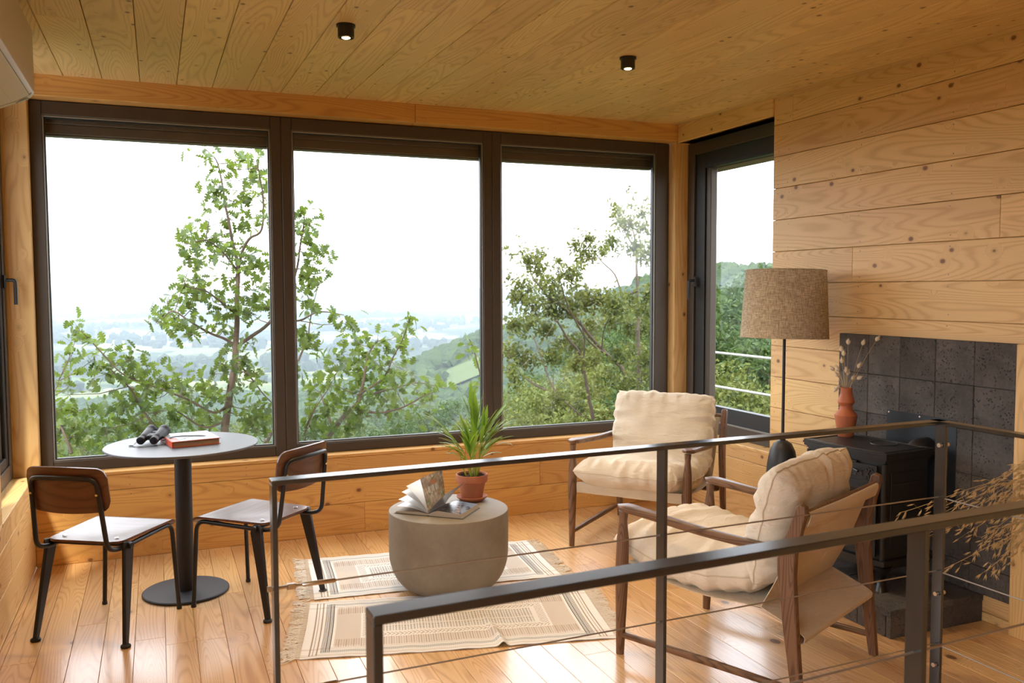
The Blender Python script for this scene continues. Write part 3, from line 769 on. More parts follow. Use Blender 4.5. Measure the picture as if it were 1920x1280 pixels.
# ---------------------------------------------------------------- railings round the stair well
M_rail = plain('black_flat_bar_steel', (.013, .013, .013), .20, 1.0, .0, bump=.05, bscale=400)
M_cable = plain('stainless_wire_rope', (.36, .32, .27), .38, .5, .8)
M_fit = plain('stainless_fitting', (.55, .47, .38), .28, .5, 1.0)
CZ = (.835, .578, .322, .066)
RY, RX0, RX1, NY = -3.333, -3.287, -1.050, -4.265
NX0 = -3.262
def cable(root, a, b):
    mb = MB(); mb.tube([a, b], .0024, 8); child(mb, 'cable', M_cable, root)
def turnbuckle(mb, x, y, z):
    mb.tube([(x-.016, y, z), (x-.006, y, z)], .007, 12); mb.tube([(x-.006, y, z), (x+.03, y, z)], .0045, 10)
    mb.box((x+.040, y, z), (.022, .014, .014), None, .002); mb.lathe([(0, -.009), (.006, -.009), (.006, .009), (0, .009)], 10, (x+.040, y, z), (0, 1, 0))
    mb.tube([(x+.05, y, z), (x+.068, y, z)], .0035, 8); mb.tube([(x+.066, y, z), (x+.070, y, z), (x+.145, y, z), (x+.149, y, z)], [.003, .0058, .0058, .003], 12)
r1 = empty('stair_railing', (RX0, RY, 0)); tag(r1, 'thin black flat-bar cable railing farther from us, turning a corner near the stove', 'railing')
D = .043
mb = MB(); mb.b2((RX0, RY-D/2, 1.088), (RX1, RY+D/2, 1.10), .0012); child(mb, 'handrail', M_rail, r1, smooth=False)
mb = MB(); mb.b2((RX1, NY+.16, 1.088), (RX1-D, RY+D/2, 1.10), .0012); child(mb, 'handrail', M_rail, r1, smooth=False)
for x in (RX0, -2.190, RX1-.012):
    mb = MB(); mb.b2((x, RY-D/2+.001, 0), (x+.012, RY+D/2-.001, 1.089), .001); mb.b2((x-.024, RY-.035, 0), (x+.036, RY+.035, .008), .001); child(mb, 'post', M_rail, r1, smooth=False)
mb = MB(); mb.b2((RX1-D, NY+.16, 0), (RX1, NY+.172, 1.089), .001); child(mb, 'post', M_rail, r1, smooth=False)
for i, z in enumerate(CZ):
    cable(r1, (RX0+.012, RY, z), (RX1-.014, RY, z)); cable(r1, (RX1-.006, RY-.014, z-.003), (RX1-.006, NY+.165, z-.003))
    mb = MB(); turnbuckle(mb, RX0+.004, RY, z); child(mb, 'turnbuckle', M_fit, r1)
for z in (1.045, .79, .53, .28):
    mb = MB(); mb.lathe([(0, -.020), (.0075, -.020), (.0075, -.008), (.003, -.006), (.003, .006), (.0075, .008), (.0075, .024), (0, .024)], 14, (RX1-.006, RY-.006, z-.03), (1, 0, 0)); child(mb, 'cable_end', M_fit, r1)
r2 = empty('stair_railing', (NX0, NY, 0)); tag(r2, 'black flat-bar railing with steel cables closest to us, its handrail crossing the lower right', 'railing')
DN = .043
mb = MB(); mb.b2((NX0, NY-DN/2, 1.086), (-.92, NY+DN/2, 1.10), .0015); child(mb, 'handrail', M_rail, r2, smooth=False)
for x in (NX0, -2.178, -.95):
    mb = MB(); mb.b2((x, NY-DN/2+.001, 0), (x+.014, NY+DN/2-.001, 1.087), .0012); mb.b2((x-.024, NY-.035, 0), (x+.036, NY+.035, .008), .001); child(mb, 'post', M_rail, r2, smooth=False)
for z in CZ:
    cable(r2, (NX0+.012, NY, z+.006), (-.94, NY, z+.006))
    mb = MB(); turnbuckle(mb, NX0+.004, NY, z+.006); child(mb, 'turnbuckle', M_fit, r2)

r1.rotation_euler = (0, 0, .027); r2.rotation_euler = (0, 0, .053)

# ---------------------------------------------------------------- lava-stone backing and hearth
def lava(name, a, b):
    t = NT(name, .85, .25); r = t.rnd(); p = t.V('ADD', t.obj(), t.comb(t.M('MULTIPLY', r, 17.0), t.M('MULTIPLY', r, 31.0), 0.0))
    f = t.noise(p, 7, 5, .6); g = t.noise(p, 60, 4, .6); pit = t.mr(t.voro(p, 75), .12, .30); pm = t.mr(t.noise(p, 13, 3), .42, .60)
    pits = t.M('MULTIPLY', t.M('SUBTRACT', 1.0, pit), pm)
    c = t.mix(t.mr(t.M('ADD', t.M('MULTIPLY', f, .7), t.M('MULTIPLY', g, .3)), .3, .7), a, b)
    c = t.mix(t.M('MULTIPLY', pits, .55), c, [x*.35 for x in a])
    hs = t.n('ShaderNodeHueSaturation'); t.put(hs.inputs['Value'], t.M('MULTIPLY_ADD', r, .35, .82)); t.put(hs.inputs['Color'], c); t.base(hs.outputs[0])
    t.bump(t.M('SUBTRACT', t.M('ADD', t.M('MULTIPLY', g, .35), t.M('MULTIPLY', f, .4)), t.M('MULTIPLY', pits, 1.4)), .9, .008); return t.m
M_lava = lava('dark_lava_stone', (.060, .052, .046), (.118, .103, .091))
hs_ = empty('stone_wall_panel', (-.015, -2.21, .13)); tag(hs_, 'dark lava-stone tile panel on the wall behind the stove', 'tile panel')
ty = [-1.675, -1.89, -2.105, -2.322, -2.540, -2.757]; tz = [.133, .26, .469, .677, .886, 1.094, 1.302]
mb = MB()
for a, b in zip(ty, ty[1:]):
    for c, d in zip(tz, tz[1:]):
        rg = random.Random(hash((round(a*100), round(c*100))) & 255); e = rg.uniform(-.0012, .0012)
        mb.b2((-.030+e, b+.0012, c+.0010), (.0, a-.0012, d-.0010), .0025)
child(mb, 'stone_tiles', M_lava, hs_, smooth=False)
he = empty('hearth', (-.3, -2.13, 0)); tag(he, 'raised hearth of dark lava-stone slabs under the stove', 'hearth')
mb = MB()
hx = [-.572, -.385, -.19, -.002]; hy = [-2.603, -2.40, -2.16, -1.92, -1.68]
for a, b in zip(hx, hx[1:]):
    for c, d in zip(hy, hy[1:]): mb.b2((a+.0012, c+.0012, .098), (b-.0012, d-.0012, .130), .003)
child(mb, 'hearth_top', M_lava, he, smooth=False)
mb = MB()
for c, d in zip([-2.5688]+hy[1:], hy[1:-1]+[-1.7112]): mb.b2((-.565, c+.0012, 0), (-.54, d-.001, .0975), .002)
for a, b in zip([-.565]+hx[1:], hx[1:]): mb.b2((a+.0012, -2.597, 0), (b-.0012, -2.57, .0975), .002); mb.b2((a+.0012, -1.71, 0), (b-.0012, -1.685, .0975), .002)
child(mb, 'hearth_riser', M_lava, he, smooth=False)
# wooden edge strip at the far side of the stone
mb = MB(); mb.b2((-.045, -2.86, 0), (.0, -2.762, 1.302), .003)
tag(mb.build('trim_9', M_post), kind='structure')
mb = MB(); mb.b2((-.034, -2.456, .43), (-.0315, -2.03, .922), .0004); hsh = empty('heat_shield', (-.033, -2.24, .43)); tag(hsh, 'black sheet steel heat shield on the stone tiles behind the stove', 'heat shield')
M_shield = plain('blued_sheet_steel', (.024, .027, .031), .38, .5, .4)
child(mb, 'steel_sheet', M_shield, hsh, smooth=False)
for y in (-2.045, -2.441, -2.24):
    for z in (.910, .45):
        mb = MB(); mb.lathe([(0, 0), (.006, 0), (.0045, .003), (0, .0035)], 12, (-.034, y, z), (-1, 0, 0)); child(mb, 'corner_screw', M_chrome, hsh)

# ---------------------------------------------------------------- cast-iron stove
sv = empty('wood_stove', (-.293, -2.163, .130), math.atan2(.047, .50)*1.0); tag(sv, 'black cast-iron wood stove on four curved legs on the stone hearth', 'stove')
M_iron = plain('black_cast_iron', (.022, .022, .022), .38, .5, .3, .12, 40, .22, 700, .0006)
M_ironf = plain('matt_iron_plate', (.018, .0175, .018), .45, .4, .2, .1, 40, .2, 500, .0006)
# local: -x is the front, y along the width (.50), z from 0 (hearth) to .655
Hs = .655
def bowx(y, x0, b=.030): return x0-b*(1-(y/.25)**2)
def plate(mb, x0, x1, hw, z0, z1, b, n=20):
    poly = [(bowx(-hw+2*hw*k/n, x0, b), -hw+2*hw*k/n) for k in range(n+1)]+[(x1, hw), (x1, -hw)]
    mb.prism(poly, lambda u, v, w: (u, v, w), z0, z1)
mb = MB()
for (o, z0, z1) in ((.0, Hs-.010, Hs), (.004, Hs-.018, Hs-.0101), (-.001, Hs-.032, Hs-.0181), (-.012, Hs-.042, Hs-.0321), (-.018, Hs-.050, Hs-.0421)): plate(mb, -.168-o, .168+o*.6, .250+o, z0, z1, .030)
for o in (.018, .032):    # two raised beads that frame the top plate
    pts = [Vector((bowx(-.25+o+(.5-2*o)*k/16, -.168+o, .028), -.25+o+(.5-2*o)*k/16, Hs)) for k in range(17)]+[Vector((.168-o, .25-o, Hs)), Vector((.168-o, -.25+o, Hs))]
    mb.tube(pts, .0022, 6, closed=True)
mb.build('top_plate', M_ironf, sv, sharp=30)
mb = MB(); mb.tube([(.055+.062*math.cos(2*PI*k/36), -.055+.062*math.sin(2*PI*k/36), Hs+.001) for k in range(36)], .0032, 8, closed=True)
mb.lathe([(0, Hs-.001), (.057, Hs-.001), (.057, Hs+.0025), (0, Hs+.0035)], 36, (.055, -.055, 0)); mb.build('hotplate', M_iron, sv)
mb = MB(); plate(mb, -.150, .150, .228, .150, Hs-.0505, .020)
for s in (-1, 1): mb.tube([(-.150, s*.226, .150), (-.150, s*.226, Hs-.051)], .014, 16)
for (y0, y1) in ((-.2285, -.2325),):
    mb.b2((-.11, y1, .20), (.125, y0, Hs-.10), .002); mb.b2((-.095, y1-.004, .40), (.11, y1, .408), .001); mb.b2((-.095, y1-.004, .50), (.11, y1, .506), .001)
mb.build('firebox', M_iron, sv, sharp=30)
mb = MB(); plate(mb, -.172, .170, .252, .128, .1495, .026); plate(mb, -.160, .160, .240, .105, .1279, .022); mb.build('base_plate', M_iron, sv, sharp=30)
# door: frame, glass, pierced ornament, handle
def fxf(y): return bowx(y, -.152, .022)
def curved_bar(mb, y0, y1, z0, z1, off, th, n=14):
    def fn(u, v, w): return (fxf(u)-off-w, u, v)
    poly = None
    vs = []; fs = []
    for k in range(n+1):
        y = y0+(y1-y0)*k/n
        for (z, w) in ((z0, 0), (z1, 0), (z1, th), (z0, th)): vs.append(fn(y, z, w))
    for k in range(n):
        for q in range(4): fs.append((k*4+q, k*4+(q+1) % 4, k*4+4+(q+1) % 4, k*4+4+q))
    fs += [(3, 2, 1, 0), tuple(n*4+q for q in range(4))]; mb.add(vs, fs)
mb = MB()
for (a, b, c, d, o, t_) in ((-.205, .205, Hs-.150, Hs-.140, .010, .008), (-.205, .205, Hs-.072, Hs-.062, .010, .006), (-.205, .205, .165, .178, .010, .008), (-.205, -.192, .165, Hs-.062, .010, .008), (.192, .205, .165, Hs-.062, .010, .008),
                       (-.192, .192, Hs-.140, Hs-.072, .0, .010), (-.192, -.150, .178, Hs-.150, .0, .012), (.150, .192, .178, Hs-.150, .0, .012), (-.15, .15, .178, .215, .0, .012), (-.15, .15, Hs-.175, Hs-.150, .0, .012),
                       (-.148, -.140, .215, Hs-.175, .012, .004), (.140, .148, .215, Hs-.175, .012, .004), (-.148, .148, Hs-.183, Hs-.175, .012, .004)): curved_bar(mb, a, b, c, d, o, t_)
dr = mb.build('door', M_iron, sv, sharp=30)
mb = MB(); curved_bar(mb, -.15, .15, .215, Hs-.175, .002, .003)
tg = NT('stove_glass', .06, .6, 0.0, (.035, .030, .026)); mb.build('door_glass', tg.m, dr)
for s in (-1, 1):           # leaf scroll at either end of the panel above the glass
    mb = MB()
    for (cy, cz, ry, rz_, a0, a1) in ((.172, -.106, .016, .024, 0, 360), (.140, -.106, .018, .020, 0, 360), (.156, -.088, .010, .012, 0, 360), (.156, -.124, .010, .012, 0, 360), (.108, -.110, .018, .010, 20, 200), (.080, -.114, .014, .007, 200, 340)):
        pts = [Vector((fxf(s*cy+ry*math.cos(a))-.0115, s*cy+ry*math.cos(a), Hs+cz+rz_*math.sin(a))) for a in [math.radians(a0+(a1-a0)*k/20) for k in range(21)]]
        mb.tube(pts[:-1] if a1-a0 == 360 else pts, .0032, 6, closed=(a1-a0 == 360))
    mb.build('scroll_ornament', M_iron, dr)
mb = MB(); mb.b2((-.190, -.10, Hs-.062), (-.172, .07, Hs-.053), .003); mb.tube([(-.19, -.02, Hs-.064), (-.205, -.02, Hs-.064)], .006, 10); mb.build('air_slide', M_iron, sv)
mb = MB(); mb.tube([(-.168, -.085, Hs-.095), (-.19, -.085, Hs-.095), (-.196, -.115, Hs-.100)], [.005, .005, .006], 10); mb.build('door_handle', M_iron, dr)
# cabriole legs
for sx in (-1, 1):
    for sy in (-1, 1):
        def fn(t):
            k = math.sin(t*PI)*.0; out = .012*math.cos(t*PI*1.6); return Vector((sx*(.128+out+.012*t*t), sy*(.205+out+.012*t*t), .118*(1-t)))
        mb = MB(); prof = [.042, .036, .026, .021, .018, .0165, .017, .020, .0225]
        for_pts = [fn(k/8) for k in range(9)]
        vs = []; fs = []
        for p, r in zip(for_pts, prof):
            for (a, b) in ((-1, -1), (-.4, -1.15), (.4, -1.15), (1, -1), (1.15, -.4), (1.15, .4), (1, 1), (.4, 1.15), (-.4, 1.15), (-1, 1), (-1.15, .4), (-1.15, -.4)): vs.append(p+Vector((a*r*.8, b*r*.8, 0)))
        for i in range(8):
            for k in range(12): fs.append((i*12+k, i*12+(k+1) % 12, (i+1)*12+(k+1) % 12, (i+1)*12+k))
        fs += [tuple(range(12)), tuple(8*12+k for k in range(12))]; mb.add(vs, fs); mb.build('leg', M_iron, sv, sharp=60)
mb = MB(); mb.tube(fillet([(.171, -.150, .54), (.173, -.150, .628), (.252, -.150, .630)], .03, 8), .058, 28); mb.build('flue_elbow', M_ironf, sv)

# ---------------------------------------------------------------- vase with bunny-tail grass on the stove
VZ = .7855; VP = Vector((-.243, -1.963, VZ))
M_terra = plain('terracotta_glaze', (.40, .115, .045), .55, .4, 0, .08, 12, .1, 300, .0005)
va = empty('terracotta_vase', VP); tag(va, 'stepped rust-red terracotta vase on the left end of the stove top', 'vase')
pr = [(0, 0), (.037, 0), (.0385, .003), (.0565, .106), (.0565, .110), (.0315, .142), (.0305, .148), (.0305, .158), (.0425, .177), (.0425, .182), (.0300, .217), (.0290, .222), (.0295, .252), (.0265, .2525), (.0260, .224), (.0270, .20), (.0270, .16), (.0, .155)]
mb = MB(); mb.lathe(pr, 48); mb.build('vase_body', M_terra, va, sharp=25)
M_straw = plain('dried_stem', (.48, .34, .16), .8); M_tail = plain('bunny_tail_fluff', (.66, .56, .42), .95, .05, 0, .12, 60, .5, 900, .002)
def tail(tip_px, lean, ln=.030):
    """one dried grass stem; tip given as offset (right, up) from the vase mouth"""
    r, u, dpt = tip_px; base = VP+Vector((0, 0, .16)); mouth = VP+Vector((r*.11*.6, -.004+dpt*.2, .252))
    right = Vector((.9, -.38, 0)); back = Vector((.38, .9, 0)); tip = VP+right*r+back*dpt+Vector((0, 0, .252+u))
    mouth = VP+Vector((0, 0, .250))+right*max(-.020, min(.020, r*.35))+back*max(-.018, min(.018, dpt*.5))
    s = empty('dried_grass_stem', base); pts = spline([base, mouth, mouth.lerp(tip, .5)+Vector((0, 0, .012)), tip], 6)
    mb = MB(); mb.tube(pts, .0011, 6); child(mb, 'stem', M_straw, s)
    d = (pts[-1]-pts[-3]).normalized(); d = (d+Vector((0, 0, -.15))*lean).normalized()
    mb = MB(); prf = [(0, -.002)]+[(.0098*math.sin(PI*(k/12)**.75)**.8+.0004, ln*k/12) for k in range(1, 12)]+[(0, ln)]
    mb.lathe(prf, 16, tip, d)
    for k in range(70):
        a = random.uniform(0, 2*PI); h = random.uniform(.1, 1)*ln; x, y = orth(d); o = (x*math.cos(a)+y*math.sin(a)); rr = .0095*math.sin(PI*min(.99, (h/ln))**.75)
        p = tip+d*h+o*rr; mb.tube([p, p+(o*.6+d).normalized()*.007], [.0005, .0001], 3, caps=False)
    child(mb, 'seed_head', M_tail, s); return s
TL = [((.005, .222, .0), 'tallest bunny-tail stem standing straight up on the left of the vase', 0), ((.083, .218, .01), 'bunny-tail stem leaning right with its head before the stone tiles, second from right', .2), ((.150, .240, .0), 'long bunny-tail stem leaning furthest right, highest head of the bunch', .3),
      ((-.026, .185, .01), None, 0), ((-.021, .165, -.012), None, .1), ((-.024, .125, .0), None, .3), ((-.066, .088, .0), None, 1), ((-.050, .087, -.02), None, 1), ((-.037, .087, .02), None, 1.2), ((-.034, .055, .01), None, .8),
      ((-.008, .078, -.015), None, .2), ((.006, .064, .0), None, .3), ((.054, .102, -.01), None, .3), ((.030, .042, .01), None, .5), ((.048, .046, -.015), None, .8), ((-.044, .012, -.02), None, 1), ((-.041, .000, .015), None, 1.3)]
for tp, lab, ln_ in TL:
    s = tail(tp, ln_); s['category'] = 'dried grass'; s['group'] = 'bunny-tail grass stems in the terracotta vase'
    r_, u_, d_ = tp
    side = 'far left' if r_ < -.045 else 'left' if r_ < -.015 else 'middle' if r_ < .02 else 'right'
    hh = 'tall' if u_ > .15 else 'mid-height' if u_ > .08 else 'short' if u_ > .03 else 'lowest drooping'
    s['label'] = lab or '%s bunny-tail grass stem on the %s of the bunch in the terracotta vase%s' % (hh, side, ', behind' if d_ > 0 else '')

# ---------------------------------------------------------------- potted palm on the drum table
PP = Vector((-1.985, -1.088, .420))
M_pot = plain('terracotta_pot', (.42, .145, .070), .72, .3, 0, .14, 14, .15, 200, .0008)
M_soil = plain('potting_soil', (.055, .032, .018), .95, .1, 0, .5, 90, .9, 120, .006)
pt = empty('potted_palm', PP); tag(pt, 'small green parlour palm in a terracotta pot and saucer on the drum table', 'plant')
mb = MB(); mb.lathe([(0, 0), (.060, 0), (.082, .018), (.084, .024), (.081, .026), (.074, .020), (.058, .008), (0, .007)], 56); mb.build('saucer', M_pot, pt, sharp=40)
mb = MB(); mb.lathe([(0, .008), (.053, .008), (.056, .012), (.073, .098), (.0735, .101), (.082, .102), (.0845, .106), (.0855, .140), (.083, .143), (.079, .142), (.0765, .115), (0, .114)], 56); pb = mb.build('pot', M_pot, pt, sharp=30)
mb = MB(); mb.surf(lambda u, v: ((.077*u*math.cos(2*PI*v)), .077*u*math.sin(2*PI*v), .128+.004*nz(u*9*math.cos(2*PI*v), u*9*math.sin(2*PI*v))), 10, 30)
rg = random.Random(4)
for k in range(170):
    a, r = rg.uniform(0, 2*PI), .074*math.sqrt(rg.random()); mb.box((r*math.cos(a), r*math.sin(a), .130+rg.uniform(0, .004)), (rg.uniform(.003, .009), rg.uniform(.003, .006), .003), Matrix.Rotation(rg.uniform(0, 3), 3, 'Z') @ Matrix.Rotation(rg.uniform(-.5, .5), 3, 'X'), .0008)
mb.build('soil', M_soil, pt)
def leafmat(name, c1, c2, trans=.4, rough=.45, spec=.4, tcol=None):
    t = NT(name, rough, spec); r = t.rnd(); c = t.mix(r, c1, c2); t.base(c)
    tr = t.n('ShaderNodeBsdfTranslucent'); tcl = t.mix(.5, c, tcol or (.45, .55, .05)); t.l(tcl, tr.inputs[0])
    ms = t.n('ShaderNodeMixShader'); ms.inputs[0].default_value = trans; t.l(t.b.outputs[0], ms.inputs[1]); t.l(tr.outputs[0], ms.inputs[2]); t.l(ms.outputs[0], t.out.inputs['Surface']); return t.m
M_palm = leafmat('palm_leaflet', (.055, .165, .018), (.18, .34, .035), .42, .35, .5)
M_cane = leafmat('palm_cane', (.20, .30, .03), (.42, .36, .05), .1, .45)
def strap(mb, base, d, up, ln, w, droop, n=9):
    """a leaflet: folded tapering ribbon that arcs over"""
    d = d.normalized(); side = d.cross(up).normalized(); p = Vector(base); vs = []; 
    for k in range(n+1):
        t = k/n; wd = w*(math.sin(PI*min(1, (t*.90+.08)))**.75)*(1-.15*t)
        nn = side.cross(d).normalized(); f = .22*wd
        vs += [p-side*wd+nn*f, p, p+side*wd+nn*f]
        d = (d+Vector((0, 0, -droop/n))*(.4+1.2*t)).normalized(); p = p+d*ln/n
    fs = []
    for k in range(n):
        for q in (0, 1): fs.append((3*k+q, 3*k+q+1, 3*k+q+4, 3*k+q+3))
    mb.add(vs, fs)
rg = random.Random(12)
# (base angle, lean, stem height, frond reach, bearing: +x to the right of the picture)
right = Vector((RT.x, RT.y, 0)).normalized(); away = Vector((FW.x, FW.y, 0)).normalized()
FR = [(-.16, .02, .30, 9, .9), (-.13, -.05, .24, 8, 1.0), (-.03, .03, .40, 8, .35), (.02, -.02, .36, 8, .3), (.12, .04, .33, 9, .8), (.15, -.03, .27, 9, .9), (.10, -.08, .20, 8, 1.2), (-.10, -.08, .17, 8, 1.1), (.03, .08, .25, 8, .7), (-.05, .02, .22, 8, .6), (.08, .0, .22, 7, .6), (.0, -.06, .18, 7, .6), (.06, -.05, .30, 7, .5)]
cm = MB()
for i, (sx, sd, hh, nl, reach) in enumerate(FR):
    a = rg.uniform(0, 2*PI); b = Vector((.030*math.cos(a), .024*math.sin(a), .128))
    top = b+Vector((sx*.26*right.x+sd*.3*away.x, sx*.26*right.y+sd*.3*away.y, hh*.52)); lean = (right*sx+away*sd); tip = top+lean*.55+Vector((0, 0, hh*.38))
    pts = spline([b, b.lerp(top, .5)+lean*.02, top, top.lerp(tip, .55)+Vector((0, 0, .012)), tip], 6)
    st = MB(); st.tube(pts, [.0042-.0030*k/(len(pts)-1) for k in range(len(pts))], 8); st.build('cane', M_cane, pt)
    lm = MB(); m0 = int(len(pts)*.50)
    for k in range(nl):
        t = k/(nl-1); q = pts[min(len(pts)-1, int(m0+(len(pts)-1-m0)*t))]; ax = (pts[-1]-pts[m0]).normalized()
        s = 1 if k % 2 else -1; side = ax.cross(Vector((0, 0, 1))); side = side.normalized() if side.length > .05 else right
        d = ax*(.85+.4*t)+side*s*(.50-.22*t)+lean.normalized()*.40*reach+Vector((0, 0, .30-.1*(sx*sx > .01)))+Vector((rg.uniform(-.15, .15), rg.uniform(-.15, .15), rg.uniform(-.1, .1)))
        strap(lm, q, d, Vector((0, 0, 1)), rg.uniform(.115, .165)*(.9+.25*math.sin(PI*t)), rg.uniform(.0100, .0145), rg.uniform(.35, 1.0)*reach)
    lm.build('frond', M_palm, pt, sharp=180, fix=False)

# ---------------------------------------------------------------- open picture book on the drum table
M_photo = attr_mat('printed_page', .28, .5); M_paper = plain('book_paper', (.62, .58, .52), .75, .2); M_edge = plain('page_block_edge', (.36, .30, .23), .9, .1, 0, .25, 300); M_cover = plain('olive_black_cover', (.030, .034, .026), .4, .4)
bk = empty('open_book', (-2.300, -1.322, .4203), -.72); tag(bk, 'thick open picture book with fanned pages on the drum table', 'book')
# local: spine along +y at x=0, pages open to -x and +x; width .165, height .20 (y from 0 near us to .20)
BW, BH = .178, .225
def picture(seed, kind):
    rs = np.random.RandomState(seed)
    def vn(U, V, s):
        out = np.zeros_like(U)
        for o in range(5):
            f = s*2**o; a, b, c, d = rs.rand(4)*6.28
            out += np.sin(U*f*(1+.4*math.cos(a))+V*f*.7*math.sin(a)+b+1.7*np.sin(V*f*.9+c))*np.cos(V*f*1.1+d)/1.6**o
        return out/2.2*.5+.5
    def col(U, V):
        n1, n2, n3 = vn(U, V, 7), vn(U, V, 17), vn(V, U, 11)
        if kind == 'rock':
            C = np.array((.10, .075, .05))+(np.array((.30, .24, .18))*n1[:, None]); C = C*(.45+1.1*n2[:, None])
            g = n3 > .66; C[g] = np.array((.10, .13, .04))*(.6+n1[g, None]); w = (n2 > .74); C[w] = (.50, .47, .43)
            m = (U > .50) & (U < .68) & (V > .22) & (V < .74); st = (V*17 % 1) < .5; C[m & st] = (.62, .60, .55); C[m & ~st] = (.03, .025, .02)
            m = (U > .70) & (U < .82) & (V > .38) & (V < .66); C[m] = (.30, .11, .05)
        else:
            C = np.tile(np.array((.035, .035, .045)), (len(U), 1))*(.4+1.4*n1[:, None]); w = n2 > .60; C[w] = np.array((.42, .38, .36))*(.5+.8*n3[w, None])
            s = (U+V*.6 > 1.02); C[s] = np.array((.20, .30, .46))*(.75+.5*n1[s, None]); b = s & (n3 > .68); C[b] = (.05, .07, .10)
            gl = np.exp(-((U-.55+V*.25)/.12)**2)*.0; C = C+gl[:, None]
        return np.clip(C, .004, .9)
    return col
def arc_page(a0, a1, ln=BW, lift=.0):
    """page profile from the spine: starts at angle a0 and bends towards a1 (radians from the table)"""
    pts = [Vector((0, 0, lift))]; n = 14
    for k in range(n):
        a = a0+(a1-a0)*(k/n)**.8; pts.append(pts[-1]+Vector((math.cos(a), 0, math.sin(a)))*ln/n)
    return pts
def page_obj(name, prof, col=None, mat=None, th=.0006, y0=.0, y1=BH, parent=bk, twist=0.0):
    n = len(prof)-1; px = np.array([p.x for p in prof]); pz = np.array([p.z for p in prof]); tt = np.linspace(0, 1, n+1)
    def fn(U, V): return np.interp(U, tt, px)+twist*(V-.0)*U, y0+(y1-y0)*V, np.interp(U, tt, pz)+twist*.3*V*U
    o = colour_grid(name, 90, 90, fn, col or (lambda U, V: np.tile(np.array((.64, .61, .56)), (len(U), 1))), M_photo, parent, th); return o
# covers and page blocks
mb = MB(); mb.b2((.004, -.004, .0), (BW+.012, BH+.004, .0025), .001); mb.b2((-BW-.010, -.004, .0), (-.004, BH+.004, .0025), .001); mb.b2((-.006, -.004, .0), (.006, BH+.004, .004), .001); mb.build('cover', M_cover, bk, smooth=False)
def block(sgn, top, thick_edge, name):
    """solid stack of pages under a curved top profile"""
    n = len(top)-1; vs = []; fs = []
    for y in (0.0, BH):
        for p in top: vs.append((sgn*p.x, y, p.z))
        for k, p in enumerate(top): vs.append((sgn*p.x*(1+.045*k/n), y, .0026))
    M = 2*(n+1)
    for k in range(n):
        fs.append((k, k+1, M+k+1, M+k)); fs.append((n+1+k, n+2+k, M+n+2+k, M+n+1+k))
        fs.append((k, k+1, n+2+k, n+1+k)); fs.append((M+k, M+k+1, M+n+2+k, M+n+1+k))
    fs.append((n, n+n+1, M+n+n+1, M+n)); fs.append((0, n+1, M+n+1, M)); mb = MB(); mb.add(vs, fs); return mb.build(name, M_edge, bk, sharp=30)
topR = [Vector((0, 0, .010))]+[Vector((BW*k/14*.985, 0, .010+.019*math.sin(min(1, k/5)*PI/2)-.000*k+(-.008*((k-5)/9)**1.3 if k > 5 else 0))) for k in range(1, 15)]
topL = [Vector((0, 0, .010))]+[Vector((BW*k/14*.985, 0, .010+.007*math.sin(min(1, k/5)*PI/2)-(.006*((k-5)/9) if k > 5 else 0))) for k in range(1, 15)]
block(1, topR, .02, 'page_block'); block(-1, topL, .01, 'page_block')
page_obj('printed_page', [p+Vector((0, 0, .0010)) for p in topR], picture(4, 'tree'))
mir = lambda pr: [Vector((-p.x, 0, p.z)) for p in pr]
page_obj('loose_page', mir(arc_page(.35, -.05, BW*.98, .014)))
page_obj('loose_page', mir(arc_page(.55, .12, BW*.98, .016)))
page_obj('loose_page', mir(arc_page(.80, .38, BW*.98, .017)))
page_obj('loose_page', mir(arc_page(1.02, .62, BW*.98, .018)))
page_obj('printed_page', mir(arc_page(1.35, 1.30, BW*.98, .018))[::1], picture(9, 'rock'), twist=0.02)
page_obj('loose_page', arc_page(.95, .62, BW*.98, .018), None, twist=-.0)

# ---------------------------------------------------------------- closed book and binoculars on the bistro table
TZ = .7694
cb_ = empty('hardback_book', (-3.385, -.700, TZ), .20); tag(cb_, 'closed hardback book with pale photo cover and red spine on the bistro table', 'book')
M_red = plain('orange_red_boards', (.62, .075, .025), .4, .4); M_pg = plain('book_page_edges', (.33, .22, .14), .9, .1, 0, .3, 400)
bw, bh, bt = .235, .27, .030
mb = MB(); mb.b2((-bw/2+.006, -bh/2+.005, .003), (bw/2-.006, bh/2-.005, bt-.003)); mb.build('page_block', M_pg, cb_, smooth=False)
mb = MB(); mb.b2((-bw/2, -bh/2, 0), (bw/2, bh/2, .0028), .0008); mb.b2((-bw/2-.002, -bh/2, 0.0), (-bw/2+.003, bh/2, bt), .001)
mb.b2((-bw/2, -bh/2, bt-.0028), (bw/2, bh/2, bt), .0008); mb.build('cover_boards', M_red, cb_, smooth=False)
def cv(U, V):
    rs = np.random.RandomState(3); n = .5+.5*np.sin(U*9+2*np.sin(V*7))*np.cos(V*8+1.5*np.sin(U*5)); m = .5+.5*np.sin(U*23+V*9)*np.sin(V*31+U*4)
    C = np.array((.42, .47, .46))[None]*(.7+.6*n[:, None]); d = (n*m > .42) & (V < .7); C[d] = (.13, .18, .14); w = V > .82; C[w] = np.array((.60, .62, .62)); r = U < .16; C[r & (V < .45)] = (.45, .07, .03); return C
colour_grid('jacket_picture', 110, 120, lambda U, V: (-bw/2+.004+(bw-.006)*U, -bh/2+.002+(bh-.004)*V, bt+.0006+0*U), cv, M_photo, cb_, .0005)
bn = empty('binoculars', (-3.565, -.655, TZ), math.atan2(.35, .94)*-1); tag(bn, 'black binoculars with neck strap lying on the bistro table', 'binoculars')
M_bino = plain('black_armour_rubber', (.020, .020, .021), .5, .4, 0, .1, 60, .25, 900, .0005); M_lens = plain('dark_coated_lens', (.012, .010, .018), .05, .8)
ax = Vector((0, .955, .18)).normalized()
